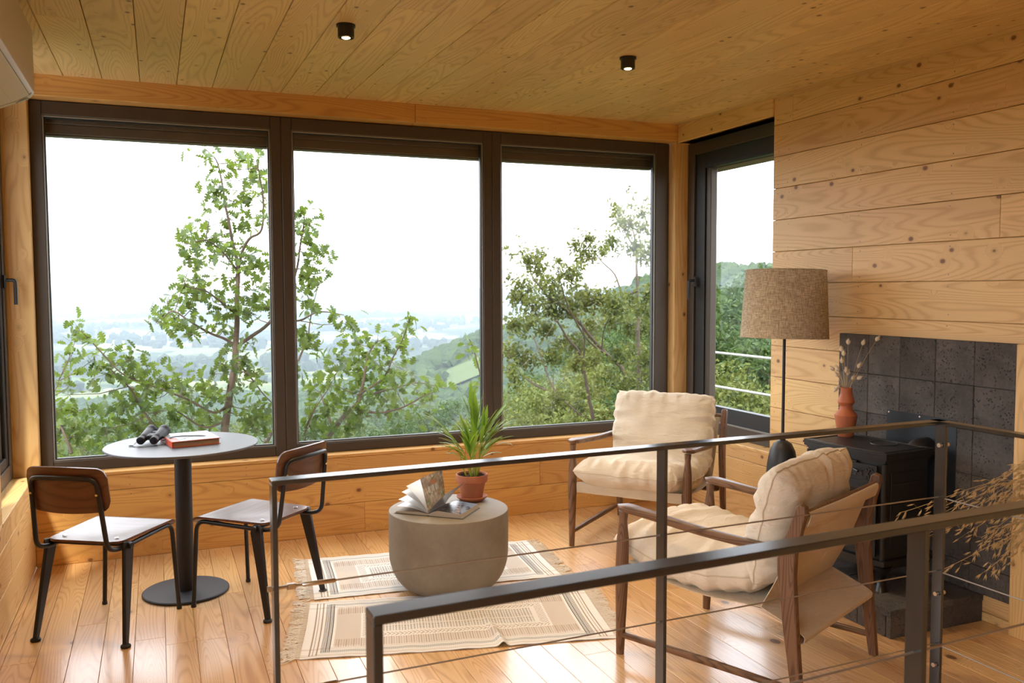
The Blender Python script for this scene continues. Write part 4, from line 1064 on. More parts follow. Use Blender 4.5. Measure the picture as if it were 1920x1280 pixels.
for s in (-1, 1):
    o = Vector((s*.033, -.078, .0235))
    mb = MB(); mb.lathe([(.0, .000), (.0165, .0), (.0205, .003), (.0210, .022), (.0180, .026), (.0175, .033), (.0200, .038), (.0215, .060), (.0225, .075), (.0255, .118), (.0262, .140), (.0290, .145), (.0295, .163), (.0265, .166), (.0250, .165), (.0245, .152), (0, .150)], 36, o, ax)
    mb.build('barrel', M_bino, bn, sharp=30)
    mb = MB(); mb.lathe([(0, .001), (.0125, .001), (.0125, -.0008), (0, -.0012)], 24, o, ax); mb.build('eyepiece_lens', M_lens, bn)
    mb = MB(); mb.tube([o+ax*.055+Vector((s*.020, 0, -.002)), o+ax*.057+Vector((s*.034, 0, .002)), o+ax*.066+Vector((s*.033, 0, .0)), o+ax*.068+Vector((s*.020, 0, -.002))], .0028, 8); mb.build('strap_lug', M_black, bn)
mb = MB(); c0 = Vector((0, -.078, .0265)); mb.bar(c0+ax*.040, c0+ax*.085, .050, .020, (0, 0, 1), .004); mb.bar(c0+ax*.095, c0+ax*.128, .040, .016, (0, 0, 1), .004); mb.build('bridge', M_bino, bn)
mb = MB(); mb.lathe([(0, .022), (.011, .022), (.0125, .025), (.0125, .042), (.0, .043)], 24, c0+Vector((0, 0, .004)), ax); mb.build('focus_wheel', M_bino, bn)
mb = MB()
def flat_strap(mb, pts, w=.0060): mb.tube(spline(pts, 8), w, 8, flat=.22, up=(0, 0, 1))
flat_strap(mb, [(-.052, -.035, .020), (-.066, -.070, .006), (-.040, -.120, .003), (.020, -.118, .003), (.075, -.080, .006), (.12, -.055, .036), (.19, -.035, .038), (.262, -.028, .038), (.268, -.012, .038), (.20, -.015, .039), (.12, -.030, .037), (.072, -.045, .020), (.056, -.030, .022)], .0045)
for p in ((-.070, -.100, .004), (.052, -.098, .005)): mb.tube([(p[0]+.010*math.cos(a), p[1]+.006*math.sin(a), .004) for a in [k*PI/5 for k in range(10)]], .0022, 6, closed=True)
mb.build('neck_strap', M_black, bn)

# ---------------------------------------------------------------- ceiling spots
M_bulb = bpy.data.materials.new('warm_lamp'); M_bulb.use_nodes = True; nt = M_bulb.node_tree; nt.nodes.clear()
e = nt.nodes.new('ShaderNodeEmission'); e.inputs[0].default_value = (1, .62, .25, 1); e.inputs[1].default_value = 9; oo = nt.nodes.new('ShaderNodeOutputMaterial'); nt.links.new(e.outputs[0], oo.inputs[0])
M_gold = plain('brass_reflector', (.80, .50, .18), .3, .5, 1.0)
def spot(x, y, label):
    z = zc(y); s = empty('ceiling_spotlight', (x, y, z)); tag(s, label, 'ceiling light', 'ceiling spotlights')
    mb = MB(); mb.lathe([(0, -.0005), (.041, -.0005), (.041, -.009), (.035, -.010), (.035, -.056), (.0325, -.056), (.0325, -.013), (0, -.0125)], 40); mb.build('housing', M_black, s, sharp=30)
    mb = MB(); mb.lathe([(.0322, -.0555), (.0322, -.053), (.024, -.030), (.0235, -.030), (.0305, -.0555)], 36); mb.build('reflector', M_gold, s)
    mb = MB(); mb.lathe([(0, -.060), (.010, -.0595), (.018, -.056), (.023, -.050), (.023, -.040), (0, -.039)], 28); mb.build('bulb', M_bulb, s)
    l = bpy.data.lights.new('spot_beam', 'SPOT'); l.energy = 12; l.color = (1, .72, .40); l.spot_size = math.radians(95); l.spot_blend = .8; l.shadow_soft_size = .03
    lo = bpy.data.objects.new('spot_beam', l); COL.objects.link(lo); lo.location = (0, 0, -.075); lo.parent = s
spot(-2.742, -1.640, 'small black ceiling spotlight with warm bulb, left of the two'); spot(-1.343, -1.62, 'small black ceiling spotlight with warm bulb, right of the two')

# ---------------------------------------------------------------- air conditioner high on the left wall
M_ac = plain('cream_plastic', (.56, .50, .42), .42, .4); M_acg = plain('grey_louvre_gap', (.10, .09, .08), .6); M_badge = plain('grey_oval_badge', (.30, .32, .29), .3, .5, .4)
acy0, acy1 = -1.42, -2.27; ac = empty('air_conditioner', (XW, -1.85, 2.27)); tag(ac, 'cream wall-mounted air conditioner high on the left wall', 'air conditioner')
fx_ = -3.962
prof = [(XW, 2.262), (-4.14, 2.263), (-4.08, 2.275), (-4.02, 2.300), (-3.975, 2.325), (fx_, 2.345), (fx_+.001, 2.40), (fx_, 2.590), (fx_-.010, 2.612), (-4.00, 2.630), (XW, 2.635)]
mb = MB(); mb.prism(prof, lambda u, v, w: (u, w, v), acy1, acy0); o = child(mb, 'casing', M_ac, ac, sharp=30)
b = o.modifiers.new('soft', 'BEVEL'); b.width = .008; b.segments = 3; b.limit_method = 'ANGLE'; b.angle_limit = math.radians(50)
def under(u, v, off=.0015):   # u across (0 wall .. 1 front), v along the unit
    P = [Vector(p) for p in prof[:6]]; k = u*5; i = min(4, int(k)); q = P[i].lerp(P[i+1], k-i); return Vector((q.x, acy0+(acy1-acy0)*v, q.y-off))
mb = MB(); mb.surf(lambda u, v: under(.30+.52*u, .075+.9*v), 12, 4, .002); child(mb, 'louvre', M_ac, ac)
mb = MB()
for u in (.29, .83, .55): mb.tube([under(u, .068+.006*0, .0012), under(u, .98, .0012)], .0014, 6)
mb.tube([under(k/12, .068, .0012) for k in range(1, 12)], .0014, 6); child(mb, 'louvre_gap', M_acg, ac)
mb = MB(); q0 = under(.72, .036, .001); q1 = under(.62, .036, .001); dd = (q1-q0).normalized()
mb.add([(q0+q1)/2+dd*.024*math.cos(a)+Vector((0, 1, 0))*.0095*math.sin(a)+Vector((.002, 0, -.0025)) for a in [k*PI/14 for k in range(28)]]+[(q0+q1)/2+dd*.026*math.cos(a)+Vector((0, 1, 0))*.011*math.sin(a)+Vector((0, 0, -.0)) for a in [k*PI/14 for k in range(28)]], [tuple(range(28))]+[(k, (k+1) % 28, 28+(k+1) % 28, 28+k) for k in range(28)])
child(mb, 'oval_badge', M_badge, ac)

# ---------------------------------------------------------------- dried oats at the right edge, in a tall floor vase
OX, OY = -.215, -3.11
ov = empty('floor_vase', (OX+.03, OY, 0)); tag(ov, 'tall dark floor vase standing beside the hearth at the right edge', 'vase')
mb = MB(); mb.lathe([(0, 0), (.075, 0), (.105, .10), (.110, .20), (.085, .33), (.045, .40), (.040, .44), (.048, .455), (.040, .455), (.034, .43), (0, .40)], 40); mb.build('vase_body', M_lampb, ov, sharp=50)
M_oat = leafmat('dried_oat', (.52, .34, .13), (.70, .52, .26), .3, .7, .2, (.6, .4, .15))
ot = empty('dried_oat_bunch', (OX+.03, OY, .40)); tag(ot, 'bunch of golden dried oat stalks spraying in from the right edge', 'dried grass')
rg = random.Random(21); lf = Vector((-RT.x, -RT.y, 0)).normalized()
for i in range(26):
    base = Vector((OX+.03, OY, .41))+Vector((rg.uniform(-.02, .02), rg.uniform(-.02, .02), 0))
    k = i/25; out = rg.uniform(.12, .46) if i > 5 else rg.uniform(.50, .66); h = rg.uniform(.12, .42); dy = rg.uniform(-.12, .14)
    tip = base+lf*out+Vector((FW.x, FW.y, 0))*dy+Vector((0, 0, h)); mid = base+lf*out*.25+Vector((0, 0, h*.95+.06))+Vector((FW.x, FW.y, 0))*dy*.4
    tip.z -= .10*(out > .2)
    pts = spline([base, mid, tip], 14); mb = MB(); mb.tube(pts, .0011, 5)
    n = len(pts)
    for j in range(int(n*.30), n):
        for q in range(2):
            p = pts[j]; d = (pts[min(j+1, n-1)]-pts[j-1]).normalized(); off = Vector((rg.uniform(-1, 1), rg.uniform(-1, 1), rg.uniform(-1, .4)))*.028
            s0 = p+off; mb.tube([p, s0], .0004, 3, caps=False)
            dd = (d+Vector((rg.uniform(-.7, .7), rg.uniform(-.7, .7), rg.uniform(-.9, .2)))).normalized()
            for w in (-1, 1):
                x, y = orth(dd); a = (dd+x*w*.16).normalized(); mb.tube([s0, s0+a*.012, s0+a*.030], [.0005, .0027, .0002], 4, caps=False)
    child(mb, 'oat_stalk', M_oat, ot, fix=False)

# ================================================================ OUTSIDE
def at(px, py, Y):
    """point on the vertical plane y=Y seen at that place of the photograph"""
    d = FW*FPX+RT*(px-960)-UP*(py-640); t = (Y-CAM.y)/d.y; return CAM+d*t
def npmesh(name, V, F, mat, parent=None, smooth=False, mi=None):
    me = bpy.data.meshes.new(name); V = np.asarray(V, np.float32); k = F.shape[1]
    me.vertices.add(len(V)); me.vertices.foreach_set('co', V.ravel())
    me.loops.add(F.size); me.loops.foreach_set('vertex_index', F.ravel().astype(np.int32))
    me.polygons.add(len(F)); me.polygons.foreach_set('loop_start', np.arange(0, F.size, k, dtype=np.int32))
    me.polygons.foreach_set('use_smooth', [smooth]*len(F)); me.update(calc_edges=True); me.materials.append(mat)
    o = bpy.data.objects.new(name, me); COL.objects.link(o)
    if parent is not None: o.parent = parent
    return o
RS = np.random.RandomState(11)
def rot_frames(n, up_bias=.5, rs=RS):
    """random orthonormal frames, leaf normals biased upwards"""
    d = rs.normal(size=(n, 3)); d /= np.linalg.norm(d, axis=1)[:, None]
    nn = rs.normal(size=(n, 3))+np.array([0, 0, up_bias*2]); nn -= (nn*d).sum(1)[:, None]*d; nn /= np.linalg.norm(nn, axis=1)[:, None]
    return d, np.cross(nn, d), nn
# lobed oak leaf, two folded halves as fans of quads
_h = [(.0, .0), (.08, .03), (.17, .17), (.27, .22), (.29, .08), (.39, .28), (.50, .31), (.51, .10), (.61, .31), (.72, .30), (.73, .10), (.84, .22), (.93, .15), (1.0, .0)]
_ov = [(x, y) for x, y in _h]; _mid = [(x, 0) for x, y in _h]
LV = np.array([(x, y, .10*y*2-.16*x*x) for x, y in _ov]+[(x, 0, -.16*x*x) for x, y in _mid]+[(x, -y, .10*y*2-.16*x*x) for x, y in _ov])
n_ = len(_h); LF = []
for k in range(n_-1):
    LF.append((k, k+1, n_+k+1, n_+k)); LF.append((n_+k, n_+k+1, 2*n_+k+1, 2*n_+k))
LF = np.array(LF)
SV = np.array([(0, 0, 0), (.3, .22, .04), (.72, .24, .02), (1, 0, -.12), (.72, -.24, .02), (.3, -.22, .04)]); SF = np.array([(0, 1, 2, 3), (0, 3, 4, 5)])
def leaves(pos, size, tv=LV, tf=LF, up=.5, rs=RS, droop=-.12):
    n = len(pos); a, b, c = rot_frames(n, up, rs); a = a+np.array([0, 0, droop]); s = size[:, None, None]
    V = pos[:, None, :]+s*(tv[None, :, 0:1]*a[:, None, :]+tv[None, :, 1:2]*b[:, None, :]+tv[None, :, 2:3]*c[:, None, :])
    F = tf[None]+(np.arange(n)*len(tv))[:, None, None]
    return V.reshape(-1, 3), F.reshape(-1, tf.shape[1])
M_oak1 = leafmat('oak_leaf', (.020, .046, .010), (.078, .124, .024), .42, .5, .35, (.24, .32, .04))
M_oak2 = leafmat('sunlit_oak_leaf', (.026, .044, .010), (.094, .110, .024), .40, .5, .35, (.24, .25, .04))
M_bark = plain('grey_brown_bark', (.085, .066, .050), .9, .2, 0, .35, 30, .6, 120, .004)
M_far1 = leafmat('far_leaf_green', (.018, .040, .011), (.048, .080, .020), .25, .6, .2, (.12, .17, .03))
M_far2 = leafmat('far_leaf_yellow_green', (.044, .066, .015), (.105, .122, .030), .28, .6, .2, (.20, .21, .035))

def traced_tree(name, label, Y, branches, clusters, leaf, dens, mat, group=None, depth=.5, base=None, seed=1, nleafmat=None):
    """branches: pixel polylines with px radii at depth plane Y; clusters: (px, py, r px)"""
    rs = np.random.RandomState(seed); rg = random.Random(seed)
    root = empty(name, base or at(branches[0][0][0], branches[0][0][1], Y)); tag(root, label, 'tree', group)
    sc = (at(960, 540, Y)-CAM).dot(FW)/FPX    # metres per pixel there
    mb = MB(); nodes = []
    for bi, br in enumerate(branches):
        dy = rg.uniform(-.5, .5)*depth if bi else 0
        P = []
        for k, (x, y, r) in enumerate(br):
            q = at(x, y, Y+(dy*k/(len(br)-1))); P.append((q, r*sc))
        pts = spline([p for p, _ in P], 5); n = len(pts)-1
        rr = [np.interp(i/5, range(len(P)), [r for _, r in P]) for i in range(n+1)]
        pts = [p+Vector((nz(p.x*5, p.z*5, bi), 0, nz(p.z*5, p.x*5, bi)))*.010 for p in pts]
        mb.tube(pts, rr, 8); nodes += pts
    N = np.array([tuple(p) for p in nodes]); pos = []; sz = []
    for (x, y, r) in clusters:
        c = at(x, y, Y+rg.uniform(-.5, .5)*depth); R = r*sc
        cn = np.array(tuple(c)); j = np.argmin(((N-cn)**2).sum(1)+4*(N[:, 2]-cn[2]-R*.5 > 0)*.05); a = Vector(N[j])
        if (a-c).length > .02: mb.tube([a, a.lerp(c, .5)+Vector((0, 0, -.05*(c-a).length)), c], [.0045*leaf/.1, .0035*leaf/.1, .002], 5)
        ntw = max(3, int(r/5))
        for k in range(ntw):
            d = Vector((rg.gauss(0, 1), rg.gauss(0, 1), rg.gauss(.25, 1))).normalized()*R*rg.uniform(.6, 1.0)
            mb.tube([c, c+d], [.0018, .0008], 4, caps=False)
            m = max(4, int(dens*R*R/(leaf*leaf)/ntw*6.5))
            for q in range(m):
                t = 1-(.75*rg.random()**1.4); pos.append(tuple(c+d*t+Vector((rg.gauss(0, 1), rg.gauss(0, 1), rg.gauss(0, 1)))*(leaf*.28+R*.26))); sz.append(leaf*rg.uniform(.65, 1.15))
    child(mb, 'branches', M_bark, root, fix=False)
    V, F = leaves(np.array(pos), np.array(sz), rs=rs)
    o = npmesh('foliage', V-np.array(tuple(root.location)), F, mat, root, smooth=False)
    return root

oak_br = [
 [(421, 812, 6.5), (426, 770, 6.0), (435, 710, 5.6), (442, 660, 5.2), (444, 588, 4.0), (445, 504, 3.2), (435, 447, 2.4), (423, 387, 2.0), (409, 307, 1.2), (384, 278, .7)],
 [(444, 520, 3.0), (455, 470, 2.4), (468, 447, 2.4), (491, 429, 1.8), (494, 368, 1.5), (480, 300, .8)],
 [(444, 650, 3.4), (472, 630, 3.0), (512, 597, 2.6), (552, 520, 2.0), (566, 440, 1.6), (572, 395, .9)],
 [(520, 595, 2.2), (560, 600, 1.6), (600, 585, 1.2), (645, 590, .7)], [(552, 690, 2), (575, 640, 1.6), (580, 610, 1.2), (588, 570, .8)],
 [(442, 648, 3.0), (420, 634, 2.2), (388, 621, 1.8), (350, 597, 1.5), (322, 583, 1.1), (296, 605, .7)],
 [(443, 590, 2.0), (410, 562, 1.5), (385, 545, 1.2), (345, 535, .7)], [(444, 505, 2), (415, 470, 1.4), (385, 450, 1.1), (345, 460, .6)],
 [(437, 700, 2.2), (455, 690, 1.6), (490, 735, 1.2), (515, 760, .8)], [(428, 760, 3), (400, 772, 2), (350, 748, 1.8), (290, 725, 1.5), (230, 700, 1.2), (185, 655, 1.0), (152, 620, .6)],
 [(300, 812, 2.4), (262, 760, 1.8), (240, 725, 1.3), (205, 690, .9)], [(500, 830, 3), (520, 790, 2.2), (545, 740, 1.4)], [(424, 790, 2), (380, 800, 1.5), (330, 770, 1.1), (280, 775, .7)],
 [(135, 850, 2.5), (115, 800, 1.8), (100, 750, 1.2), (108, 715, .7)]]
oak_cl = [(383, 283, 15), (407, 312, 18), (412, 344, 21), (397, 382, 19), (435, 377, 21), (452, 300, 9), (473, 290, 18), (482, 320, 21), (463, 338, 19), (491, 354, 20), (468, 377, 26), (494, 412, 22), (460, 408, 18), (430, 412, 16),
 (362, 424, 16), (348, 457, 19), (379, 447, 26), (356, 487, 17), (407, 452, 24), (416, 482, 20), (390, 478, 18), (472, 480, 26), (484, 506, 19), (455, 500, 16), (379, 518, 17), (341, 537, 14), (383, 546, 21), (400, 566, 21), (430, 525, 18), (352, 548, 10), (365, 570, 12),
 (313, 560, 19), (322, 588, 22), (293, 604, 15), (337, 600, 12), (346, 626, 9), (367, 598, 11), (410, 598, 14), (468, 560, 28), (496, 541, 20), (426, 579, 19), (474, 590, 23), (500, 575, 16), (468, 644, 15), (432, 644, 15), (420, 615, 12), (454, 682, 22), (416, 682, 16), (456, 710, 26), (482, 700, 15), (435, 730, 16), (386, 719, 22), (400, 700, 14),
 (566, 400, 14), (580, 419, 22), (562, 440, 20), (566, 462, 22), (588, 480, 21), (612, 483, 11), (566, 504, 17), (599, 520, 16), (583, 500, 14), (570, 540, 14), (566, 565, 21), (590, 572, 13), (637, 593, 14), (648, 606, 8), (576, 621, 17), (590, 654, 21), (568, 640, 10), (556, 690, 8),
 (149, 618, 19), (163, 640, 18), (135, 663, 16), (177, 672, 19), (205, 663, 16), (201, 700, 24), (224, 682, 20), (246, 672, 9), (276, 686, 16), (238, 719, 24), (255, 700, 14), (107, 719, 17), (135, 719, 15), (300, 712, 12), (276, 729, 20), (313, 719, 22), (341, 733, 22), (341, 700, 10), (365, 757, 24), (398, 747, 18), (170, 766, 28), (116, 766, 26), (224, 766, 28), (107, 813, 32), (154, 813, 32), (200, 804, 28), (294, 776, 25), (257, 752, 22), (335, 771, 24), (458, 780, 24), (496, 766, 26), (435, 752, 16), (482, 815, 26), (380, 795, 18), (130, 740, 14), (100, 845, 20), (245, 800, 20), (300, 745, 14), (405, 790, 12)]
traced_tree('oak_tree', 'slender young oak with lobed green leaves just outside the left and middle window panes', 2.1, oak_br, oak_cl, .095, 2.9, M_oak1, 'trees close to the windows', .9, at(421, 1400, 2.1), 3)
mid_br = [
 [(590, 850, 6), (612, 825, 5), (640, 785, 4.2), (669, 758, 3.6), (680, 720, 2.6), (690, 670, 1.8), (706, 640, 1)], [(660, 765, 2.8), (705, 772, 2.2), (750, 765, 1.6), (800, 740, 1)],
 [(625, 810, 2.6), (612, 770, 2), (600, 735, 1.3)], [(672, 740, 2.4), (720, 705, 1.6), (742, 660, 1.1), (757, 630, .9), (768, 598, .5)], [(700, 740, 2), (745, 725, 1.4), (790, 718, .9), (835, 728, .6)],
 [(570, 840, 3), (575, 800, 2), (590, 765, 1.2)], [(905, 760, 2), (900, 700, 1.4), (888, 655, 1), (880, 635, .6)]]
mid_cl = [(665, 637, 22), (708, 641, 24), (684, 664, 28), (649, 672, 24), (751, 668, 17), (634, 694, 26), (677, 699, 28), (716, 692, 28), (752, 691, 17), (591, 730, 22), (618, 715, 22), (657, 730, 32), (704, 730, 32), (743, 730, 24), (788, 723, 20), (821, 730, 17), (798, 754, 19), (591, 760, 24), (630, 762, 26), (677, 770, 28), (579, 801, 28), (618, 801, 26), (657, 801, 22), (716, 762, 24), (758, 762, 19), (805, 777, 15), (768, 604, 6), (760, 622, 7), (752, 642, 8), (880, 648, 13), (891, 664, 14), (903, 684, 16), (897, 715, 14), (620, 830, 22), (575, 830, 20), (735, 790, 14)]
traced_tree('oak_tree', 'bushy young oak with drooping leaves low in the middle window pane', 2.3, mid_br, mid_cl, .096, 2.7, M_oak1, 'trees close to the windows', .9, at(590, 1400, 2.3), 8)
rt_br = [
 [(1182, 720, 5), (1162, 685, 4.2), (1129, 656, 3.6), (1090, 610, 3.2), (1057, 577, 2.6), (1028, 555, 1.8), (1000, 520, 1.2), (980, 475, .7)], [(1140, 665, 2.4), (1105, 640, 2.0), (1078, 600, 1.6), (1060, 560, 1.2), (1045, 500, .7)],
 [(1200, 800, 5), (1198, 700, 4.5), (1196, 600, 4), (1195, 544, 3), (1192, 462, 2.2), (1185, 423, 1.2), (1176, 392, .7)], [(1193, 470, 2), (1175, 440, 1.3), (1160, 410, .7)], [(1196, 545, 2.4), (1169, 551, 2.2), (1152, 514, 1.7), (1126, 488, 1.2), (1100, 450, .8)],
 [(1112, 785, 4), (1097, 708, 3), (1088, 665, 2.6), (1064, 633, 2.2), (1044, 600, 1.6)], [(1092, 700, 1.8), (1096, 640, 1.4), (1088, 600, .9)], [(1040, 735, 1.6), (1010, 725, 2), (980, 705, 1.7), (950, 690, 1.2)], [(1090, 780, 1.6), (1040, 730, 1.6), (1015, 670, 1.3), (1000, 630, .9)],
 [(1128, 660, 1.6), (1132, 620, 1.2), (1145, 590, .8)], [(1195, 620, 1.6), (1215, 560, 1), (1225, 520, .6)]]
rt_cl = [(974, 452, 5), (978, 470, 8), (958, 480, 7), (950, 462, 4), (1011, 478, 13), (988, 491, 17), (1011, 501, 20), (1044, 488, 12), (959, 521, 11), (978, 540, 22), (965, 555, 14), (1011, 528, 25), (1037, 537, 25), (1064, 521, 23), (1083, 508, 15), (1077, 465, 16), (1078, 435, 6), (1097, 446, 17), (1108, 472, 21), (1090, 487, 19), (1129, 475, 12), (1159, 400, 18), (1150, 385, 9), (1176, 426, 24), (1205, 398, 15), (1184, 385, 8), (1211, 429, 19), (1152, 459, 23), (1185, 465, 24), (1215, 472, 19), (1202, 487, 17), (1178, 355, 4), (1186, 368, 5), (1212, 372, 4),
 (972, 564, 23), (995, 574, 25), (1028, 570, 30), (1064, 564, 32), (1093, 570, 27), (1126, 564, 25), (1149, 577, 28), (1175, 564, 26), (1202, 577, 28), (1215, 550, 21), (1100, 545, 14), (959, 610, 22), (988, 610, 23), (1018, 622, 22), (1057, 643, 17), (1085, 646, 22), (1110, 610, 22), (1143, 603, 21), (1175, 616, 26), (1211, 610, 27), (959, 662, 27), (989, 669, 21), (1034, 675, 23), (959, 708, 21), (1110, 675, 17), (1083, 692, 22), (1159, 675, 22), (1192, 659, 27), (1215, 675, 27), (1149, 702, 17), (1175, 718, 26), (1208, 708, 30), (1051, 744, 20), (1083, 767, 20), (1210, 750, 26), (1040, 650, 12), (1130, 735, 14)]
traced_tree('oak_tree', 'taller oaks with small olive leaves and bare crossing branches outside the right pane', 5.4, rt_br, rt_cl, .064, 5.0, M_oak2, 'trees close to the windows', 2.2, at(1190, 1300, 5.4), 14)

# ---------------------------------------------------------------- terrain: a spur falling away to a wide valley
def terr(x, y):
    x = np.asarray(x, float); y = np.asarray(y, float); dx, dy = x+3.5, y+5.4; r = np.hypot(dx, dy); az = np.arctan2(dx, dy)
    r0 = np.maximum(r-5.5, 0)
    z = -2.6-.42*np.minimum(r0, 60)-.19*np.clip(r0-60, 0, 240)-.055*np.clip(r0-300, 0, 700)
    z = np.maximum(z, -115)
    side = np.clip((az-.50)/.5, 0, 1)*np.clip((3.10-az)/.6, 0, 1)                       # the slope stays high to the right
    z = z*(1-side*.72)+side*(-3.2-.03*r)*.72*(r < 260) + side*.72*(-3.2-.03*260-.2*(r-260))*(r >= 260)
    # wooded ridge
    crest = np.interp(az, [.05, .16, .25, .31, .353, .42, .50, .56, .62, .70, 1.0], [-112, -92, -76, -60, -50, -40, -24, -6, -6, -10, -10])
    ridge = crest+105
    z = z+np.maximum(ridge, 0)*np.exp(-((r-620)/185.)**2)*np.clip((az-.04)/.1, 0, 1)
    z = z+np.where(r > 900, 10*np.sin(x/410+1.2*np.sin(y/900))*np.cos(y/560), 0)*np.clip((r-900)/1500, 0, 1)
    far = np.clip((r-4200)/4500, 0, 1)
    h = 30*(1+np.sin(az*9+1.3)+.6*np.sin(az*23+r/1500)+.35*np.sin(az*57+r/700))
    z = z+far*(10+h*1.0)*(.5+.5*np.sin(r/620+2*np.sin(az*6)))+30*np.clip((r-9000)/4000, 0, 1)
    # nearer blue hill on the left
    z = z+78*np.exp(-((az-.03)/.075)**2-((r-5200)/900)**2)+60*np.exp(-((az-.30)/.10)**2-((r-6000)/900)**2)+55*np.exp(-((az+.11)/.06)**2-((r-7000)/900)**2)
    return np.minimum(z, 1.55-.0032*np.maximum(r, 1)+30*(r < 1500))
NA, NR = 420, 230
A, Rr = np.meshgrid(np.linspace(-math.pi, math.pi, NA+1), np.exp(np.linspace(math.log(5.6), math.log(15500), NR+1)), indexing='ij')
Xt = -3.5+Rr*np.sin(A); Yt = -5.4+Rr*np.cos(A); Zt = terr(Xt, Yt)
rsn = np.random.RandomState(2)
Zt = Zt+np.minimum(Rr*.004, 2.2)*(rsn.rand(*Zt.shape)-.5)
i, j = np.meshgrid(np.arange(NA), np.arange(NR), indexing='ij'); a = (i*(NR+1)+j).ravel(); F = np.stack([a, a+NR+1, a+NR+2, a+1], 1)
tm = NT('valley_fields_and_woods', .95, .05); p = tm.obj()
cell = tm.voro(tm.V('MULTIPLY', p, (1, .62, 0)), .0042, 'Color'); hs3 = tm.n('ShaderNodeSeparateXYZ'); tm.l(cell, hs3.inputs[0])
fc = tm.mix(hs3.outputs[0], (.055, .080, .026), (.150, .165, .070)); fc = tm.mix(tm.mr(hs3.outputs[1], .80, .82), fc, (.25, .22, .13))
wd = tm.noise(tm.V('MULTIPLY', p, (1, .55, 1)), .0042, 6, .62); wm = tm.mr(wd, .47, .52)
fc = tm.mix(wm, fc, (.018, .030, .014))
vl = tm.voro(p, .030); vm = tm.M('MULTIPLY', tm.mr(vl, .16, .10), tm.mr(tm.noise(p, .0016, 3), .56, .60)); fc = tm.mix(vm, fc, (.50, .47, .44))
sp = tm.n('ShaderNodeSeparateXYZ'); tm.l(p, sp.inputs[0]); dist = tm.n('ShaderNodeVectorMath', operation='LENGTH'); tm.l(p, dist.inputs[0])
near = tm.mr(dist.outputs['Value'], 900, 1150); fc = tm.mix(near, tm.mix(tm.noise(p, .3, 4), (.022, .038, .012), (.045, .062, .022)), fc)
tm.base(fc)
ter = npmesh('terrain', np.stack([Xt, Yt, Zt], -1).reshape(-1, 3), F, tm.m, None, True); tag(ter, kind='structure')
# sloping pasture on the wooded ridge
def on_ground(az, r, up=0.0):
    x, y = -3.5+r*math.sin(az), -5.4+r*math.cos(az); return Vector((x, y, float(terr(x, y))+up))
M_field = plain('pasture_grass', (.060, .080, .034), .95, .05, 0, .12, .05)
mb = MB(); mb.surf(lambda u, v: on_ground(.312+.060*u, 492+42*v+10*u, 1.5), 24, 10); 
tag(mb.build('pasture', M_field, fix=False), 'pale green sloping pasture among the woods beyond the middle pane', 'field', kind='stuff')

# ---------------------------------------------------------------- woods
def ico(sub):
    b = bmesh.new(); bmesh.ops.create_icosphere(b, subdivisions=sub, radius=1); V = np.array([tuple(v.co) for v in b.verts]); F = np.array([[v.index for v in f.verts] for f in b.faces]); b.free(); return V, F
def blob_forest(name, P, R, sub, mat, label):
    V0, F0 = ico(sub); rs = np.random.RandomState(len(P)); n = len(P); V = []
    ph = rs.rand(n, 6)*6.28; v = V0[None]
    d = 1+.22*np.sin(v[..., 0]*3.1+ph[:, 0:1])*np.sin(v[..., 1]*3.7+ph[:, 1:2])+.16*np.sin(v[..., 2]*6.1+ph[:, 2:3])*np.cos(v[..., 0]*6.3+ph[:, 3:4])+.26*(rs.rand(n, len(V0))-.5)
    s = R[:, None, None]*np.stack([np.ones(n), np.ones(n), .95+.3*rs.rand(n)], 1)[:, None, :]
    V = P[:, None, :]+v*d[..., None]*s
    F = F0[None]+(np.arange(n)*len(V0))[:, None, None]
    return tag(npmesh(name, V.reshape(-1, 3), F.reshape(-1, 3), mat, None, False), label, 'woodland', kind='stuff')
def crown_mat(name, c1, c2, sc):
    t = NT(name, .95, .05); f = t.noise(t.obj(), sc, 5, .7); r = t.rnd(); t.base(t.mix(t.M('MULTIPLY_ADD', r, .5, t.M('MULTIPLY', f, .5)), c1, c2)); t.bump(f, .9, 1.2 if sc < 1 else .3); return t.m
def scatter(n, r0, r1, a0, a1, seed, rad, excl=True):
    rs = np.random.RandomState(seed); r = np.sqrt(rs.rand(n)*(r1*r1-r0*r0)+r0*r0); az = a0+(a1-a0)*rs.rand(n)
    R = rad[0]+(rad[1]-rad[0])*rs.rand(n); x = -3.5+r*np.sin(az); y = -5.4+r*np.cos(az); z = terr(x, y)+R*.35
    keep = np.ones(n, bool)
    if excl: keep &= ~((az > .309) & (az < .376) & (r > 480) & (r < 552))
    keep &= x > -400
    return np.stack([x, y, z], 1)[keep], R[keep]
P, R = scatter(6500, 240, 900, -.20, .78, 4, (3.6, 6.6)); blob_forest('far_woodland', P, R, 2, crown_mat('far_canopy', (.018, .034, .014), (.045, .068, .026), .35), 'hazy blue-green woods covering the ridge and the foot of the slope')
P, R = scatter(1500, 70, 250, -.30, .85, 5, (2.6, 4.6)); blob_forest('near_woodland', P, R, 2, crown_mat('near_canopy', (.024, .046, .014), (.062, .086, .026), .9), 'closer treetops of the wooded slope below the house')
P, R = scatter(2600, 1100, 4200, -.22, .50, 6, (9, 17), False)
m = np.sin(P[:, 0]/190+np.sin(P[:, 1]/300)*2)*np.sin(P[:, 1]/260+P[:, 0]/900) > .12; P, R = P[m], R[m]; R = R*.8
blob_forest('valley_woodland', P, R, 1, crown_mat('valley_canopy', (.016, .028, .014), (.032, .048, .022), .2), 'dark copses and hedgerows scattered over the hazy valley floor')

